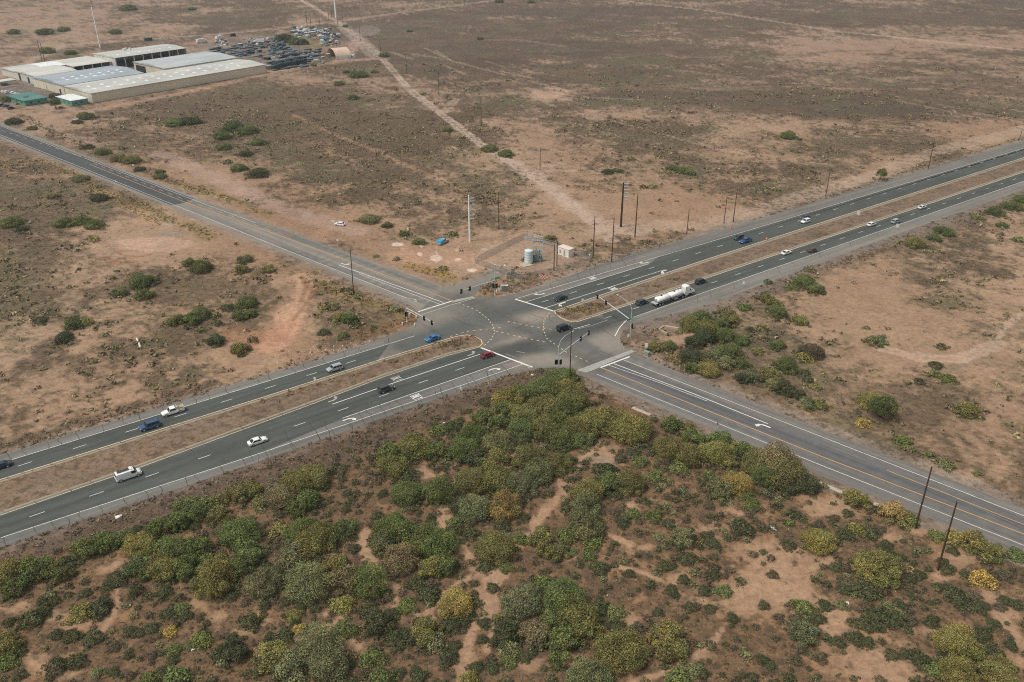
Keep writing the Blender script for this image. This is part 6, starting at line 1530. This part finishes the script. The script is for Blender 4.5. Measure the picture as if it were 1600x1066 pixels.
# yard: pallet stacks and crates in rows
def pallet_stack(dark=True):
    m = MB(); c = [pmat("dark_pallet", '3a4a50', .85, noise=.25, nscale=.5), pmat("pale_pallet", '6f7573', .85, noise=.2, nscale=.5)][0 if dark else 1]
    for k in range(9):
        m.box((0, 0, .1 + .26 * k), (3.4, 2.2, .10), c)
        for x_ in (-1.5, 0, 1.5): m.box((x_, 0, .22 + .26 * k), (.22, 2.1, .13), c)
    return m.mesh("pallet_stack")
PS = [pallet_stack(True), pallet_stack(False)]
PS.append(PS[0].copy()); PS[2].materials.clear(); PS[2].materials.append(pmat("blue_grey_crate", '5a7078', .8, noise=.2, nscale=.5))
yard = [(320, 92), (335, 72), (385, 57), (430, 60), (452, 76), (505, 80), (500, 90), (478, 106), (424, 112), (418, 96), (400, 90)]
k = 0; r5 = random.Random(8)
for row in range(-4, 26):
    hrow = r5.uniform(.25, .7); crow = r5.choice([0, 0, 1, 2, 2])
    for c in range(-2, 50):
        u, v = 138 + c * 3.7, -8 + row * 5.4 + r5.uniform(-.2, .2); p = W2(u, v); x, y = to_px(p.x, p.y)
        if row % 3 == 0 or not in_poly(np.array([x]), np.array([y]), yard)[0] or r5.random() < .34 or k > 230: continue
        o = link("pallet_stack", PS[crow if r5.random() < .5 else r5.choice([0, 1, 2])]); o.location = p; o.rotation_euler = (0, 0, WAZ + r5.uniform(-.05, .05)); o.scale = (1.06, r5.uniform(1.2, 1.4), hrow * r5.uniform(.5, 1.5))
        tag(o, "stack of dark pallets among the rows of the industrial yard", "pallet stack", "pallet stacks in the yard"); k += 1
for i in range(11):
    for j in range(2):
        p = at(430 + i * 4.4, 109.5 - i * .95 - j * 4); o = link("pallet_stack", PS[0]); o.location = p; o.rotation_euler = (0, 0, WAZ); o.scale = (1.4, 1.6, 1.5 + .2 * ((i * 7) % 3))
        tag(o, "tall dark pallet stack in the row along the yard's dirt road", "pallet stack", "tall pallet stacks beside the dirt road")
# scrap heap
ms = MB(); sm = [pmat("scrap_white", 'cfd2cf', .7), pmat("scrap_dark", '3d4442', .8), pmat("scrap_grey", '85898a', .7), pmat("scrap_rust", '8a5f45', .9), pmat("scrap_blue", '5f7f88', .7)]
for i in range(700):
    q = r5.random()
    if q < .6: x, y = 460 + 50 * r5.random() + r5.gauss(0, 4), 51 + r5.gauss(0, 3.2)
    elif q < .8: x, y = 500 + 30 * r5.random(), 52 + (r5.random()) * 20
    elif q < .87: x, y = r5.uniform(335, 445), 74 - (r5.random()) * 14
    else: x, y = r5.uniform(425, 505), 78 + r5.random() * 22
    p = at(x, y); s = r5.uniform(.6, 2.6); ms.box(p + Vector((0, 0, s * .3)), (s * 1.6, s * r5.uniform(.4, 1), s * r5.uniform(.3, .9)), sm[r5.choice([0, 0, 1, 1, 2, 2, 3, 4])], r5.uniform(0, 3))
tag(ms.build("scrap_heap"), "heap of pale and dark scrap beyond the pallet yard", "scrap", kind="stuff")
# yard vehicles
LOT = [(4, 131, .3, 'white'), (9, 132, .3, 'charcoal'), (4, 143, 1, 'white'), (9, 144, 1, 'white'), (14, 143, 1, 'silver'), (19, 145, 1, 'white'), (24, 146, 1, 'white'), (30, 148, 1, 'white'), (35, 149, 1, 'silver'), (3, 164, 0, 'charcoal'), (9, 165, 0, 'charcoal'), (17, 169, 0, 'black')]
ccol = {'white': 'e2e3e0', 'charcoal': '33414a', 'silver': '9fa5a8', 'black': '1b2426'}
for i, (x, y, row, c) in enumerate(LOT):
    lb = {.3: "%s car in the short row beside the low cream building", 1: "%s car in the long row before the green office", 0: "%s car parked below the small trees"}[row] % c
    V('suv' if i % 2 else 'sedan', 'parked_car', c, ccol[c], x, y, WAZ + (PI / 2 if row == 1 else .2), lb + ", %s from the photo edge" % ("first", "second", "third", "fourth", "fifth", "sixth", "seventh")[[0, 1, 0, 1, 2, 3, 4, 5, 6, 0, 1, 2][i]], "car", None, "cars parked at the warehouses")
def box_truck(x, y, az, label, col='dfe2e0'):
    t = empty("box_truck", at(x, y), az); m = MB(); m.box((-1.5, 0, 2.3), (7.5, 2.5, 2.6), paint('boxw', col)); m.build("cargo_box", t)
    m = MB(); ring_loft(m, [(2.5, .6, 2.5, 1.1, 1.0), (3.9, .6, 2.4, 1.1, .95), (4.5, .6, 1.5, 1.1, .9), (5.3, .6, 1.3, 1.0, .8)], paint('boxw', col)); m.build("cab", t)
    m = MB(); m.add([(3.95, -.85, 2.3), (3.95, .85, 2.3), (4.55, .9, 1.55), (4.55, -.9, 1.55)], [(0, 1, 2, 3)], GLASS); m.build("windshield", t)
    for x_ in (-3.6, 4.0):
        for y_ in (-1, 1): wheel(t, x_, y_, .48, .3)
    tag(t, label, "truck", "trucks in the industrial yard")
box_truck(404, 67.5, WAZ + 2.4, "white box truck between the pallet rows"); box_truck(316, 67, WAZ, "white box truck parked past the tall open shed's end", 'd7dedd'); box_truck(344, 62, WAZ + .3, "white box truck on the yard's back row")
for k_, (x, y, lb) in enumerate([(232, 64, "dark green container behind the tall open shed"), (364, 57, "dark container at the yard's back gate"), (421, 108, "grey block bin at the longest warehouse's end"), (513, 89, "pale crate in front of the arched hangar"), (504, 88, "tan crate left of the arched hangar"), (552, 91, "white crate at the arched hangar's rear")]):
    t = empty("container", at(x, y), WAZ); c = ['2f4a45', '26302f', '8c9490', 'c9c2b2', 'b5a78f', 'd8dad6'][k_]; s = [7, 5, 5, 3.4, 3, 3][k_]; m = MB(); m.box((0, 0, 1.3), (s, 2.6, 2.6), pmat("cont" + c, c, .7, noise=.15, nscale=.4)); m.build("body", t)
    m = MB(); m.box((-s / 2 - .03, 0, 1.3), (.05, 2.3, 2.3), GUT); m.build("door", t); tag(t, lb, "container", "containers in the industrial yard")
# ------------------------------------------------------------------ the air between: one closed box of thin haze
m = MB(); hz = bpy.data.materials.new("haze_air"); hz.use_nodes = True; nt = hz.node_tree; nt.nodes.clear()
ou = nt.nodes.new("ShaderNodeOutputMaterial"); pv = nt.nodes.new("ShaderNodeVolumePrincipled"); pv.inputs["Density"].default_value = 0.00012; pv.inputs["Color"].default_value = (.80, .86, .92, 1); pv.inputs["Anisotropy"].default_value = .2
nt.links.new(pv.outputs[0], ou.inputs["Volume"])
m.box((0, 5500, 62), (36000, 14200, 126), hz); o = m.build("haze"); tag(o, "thin pale haze over the whole desert", "haze", kind="stuff")
print("PALLETS", k)
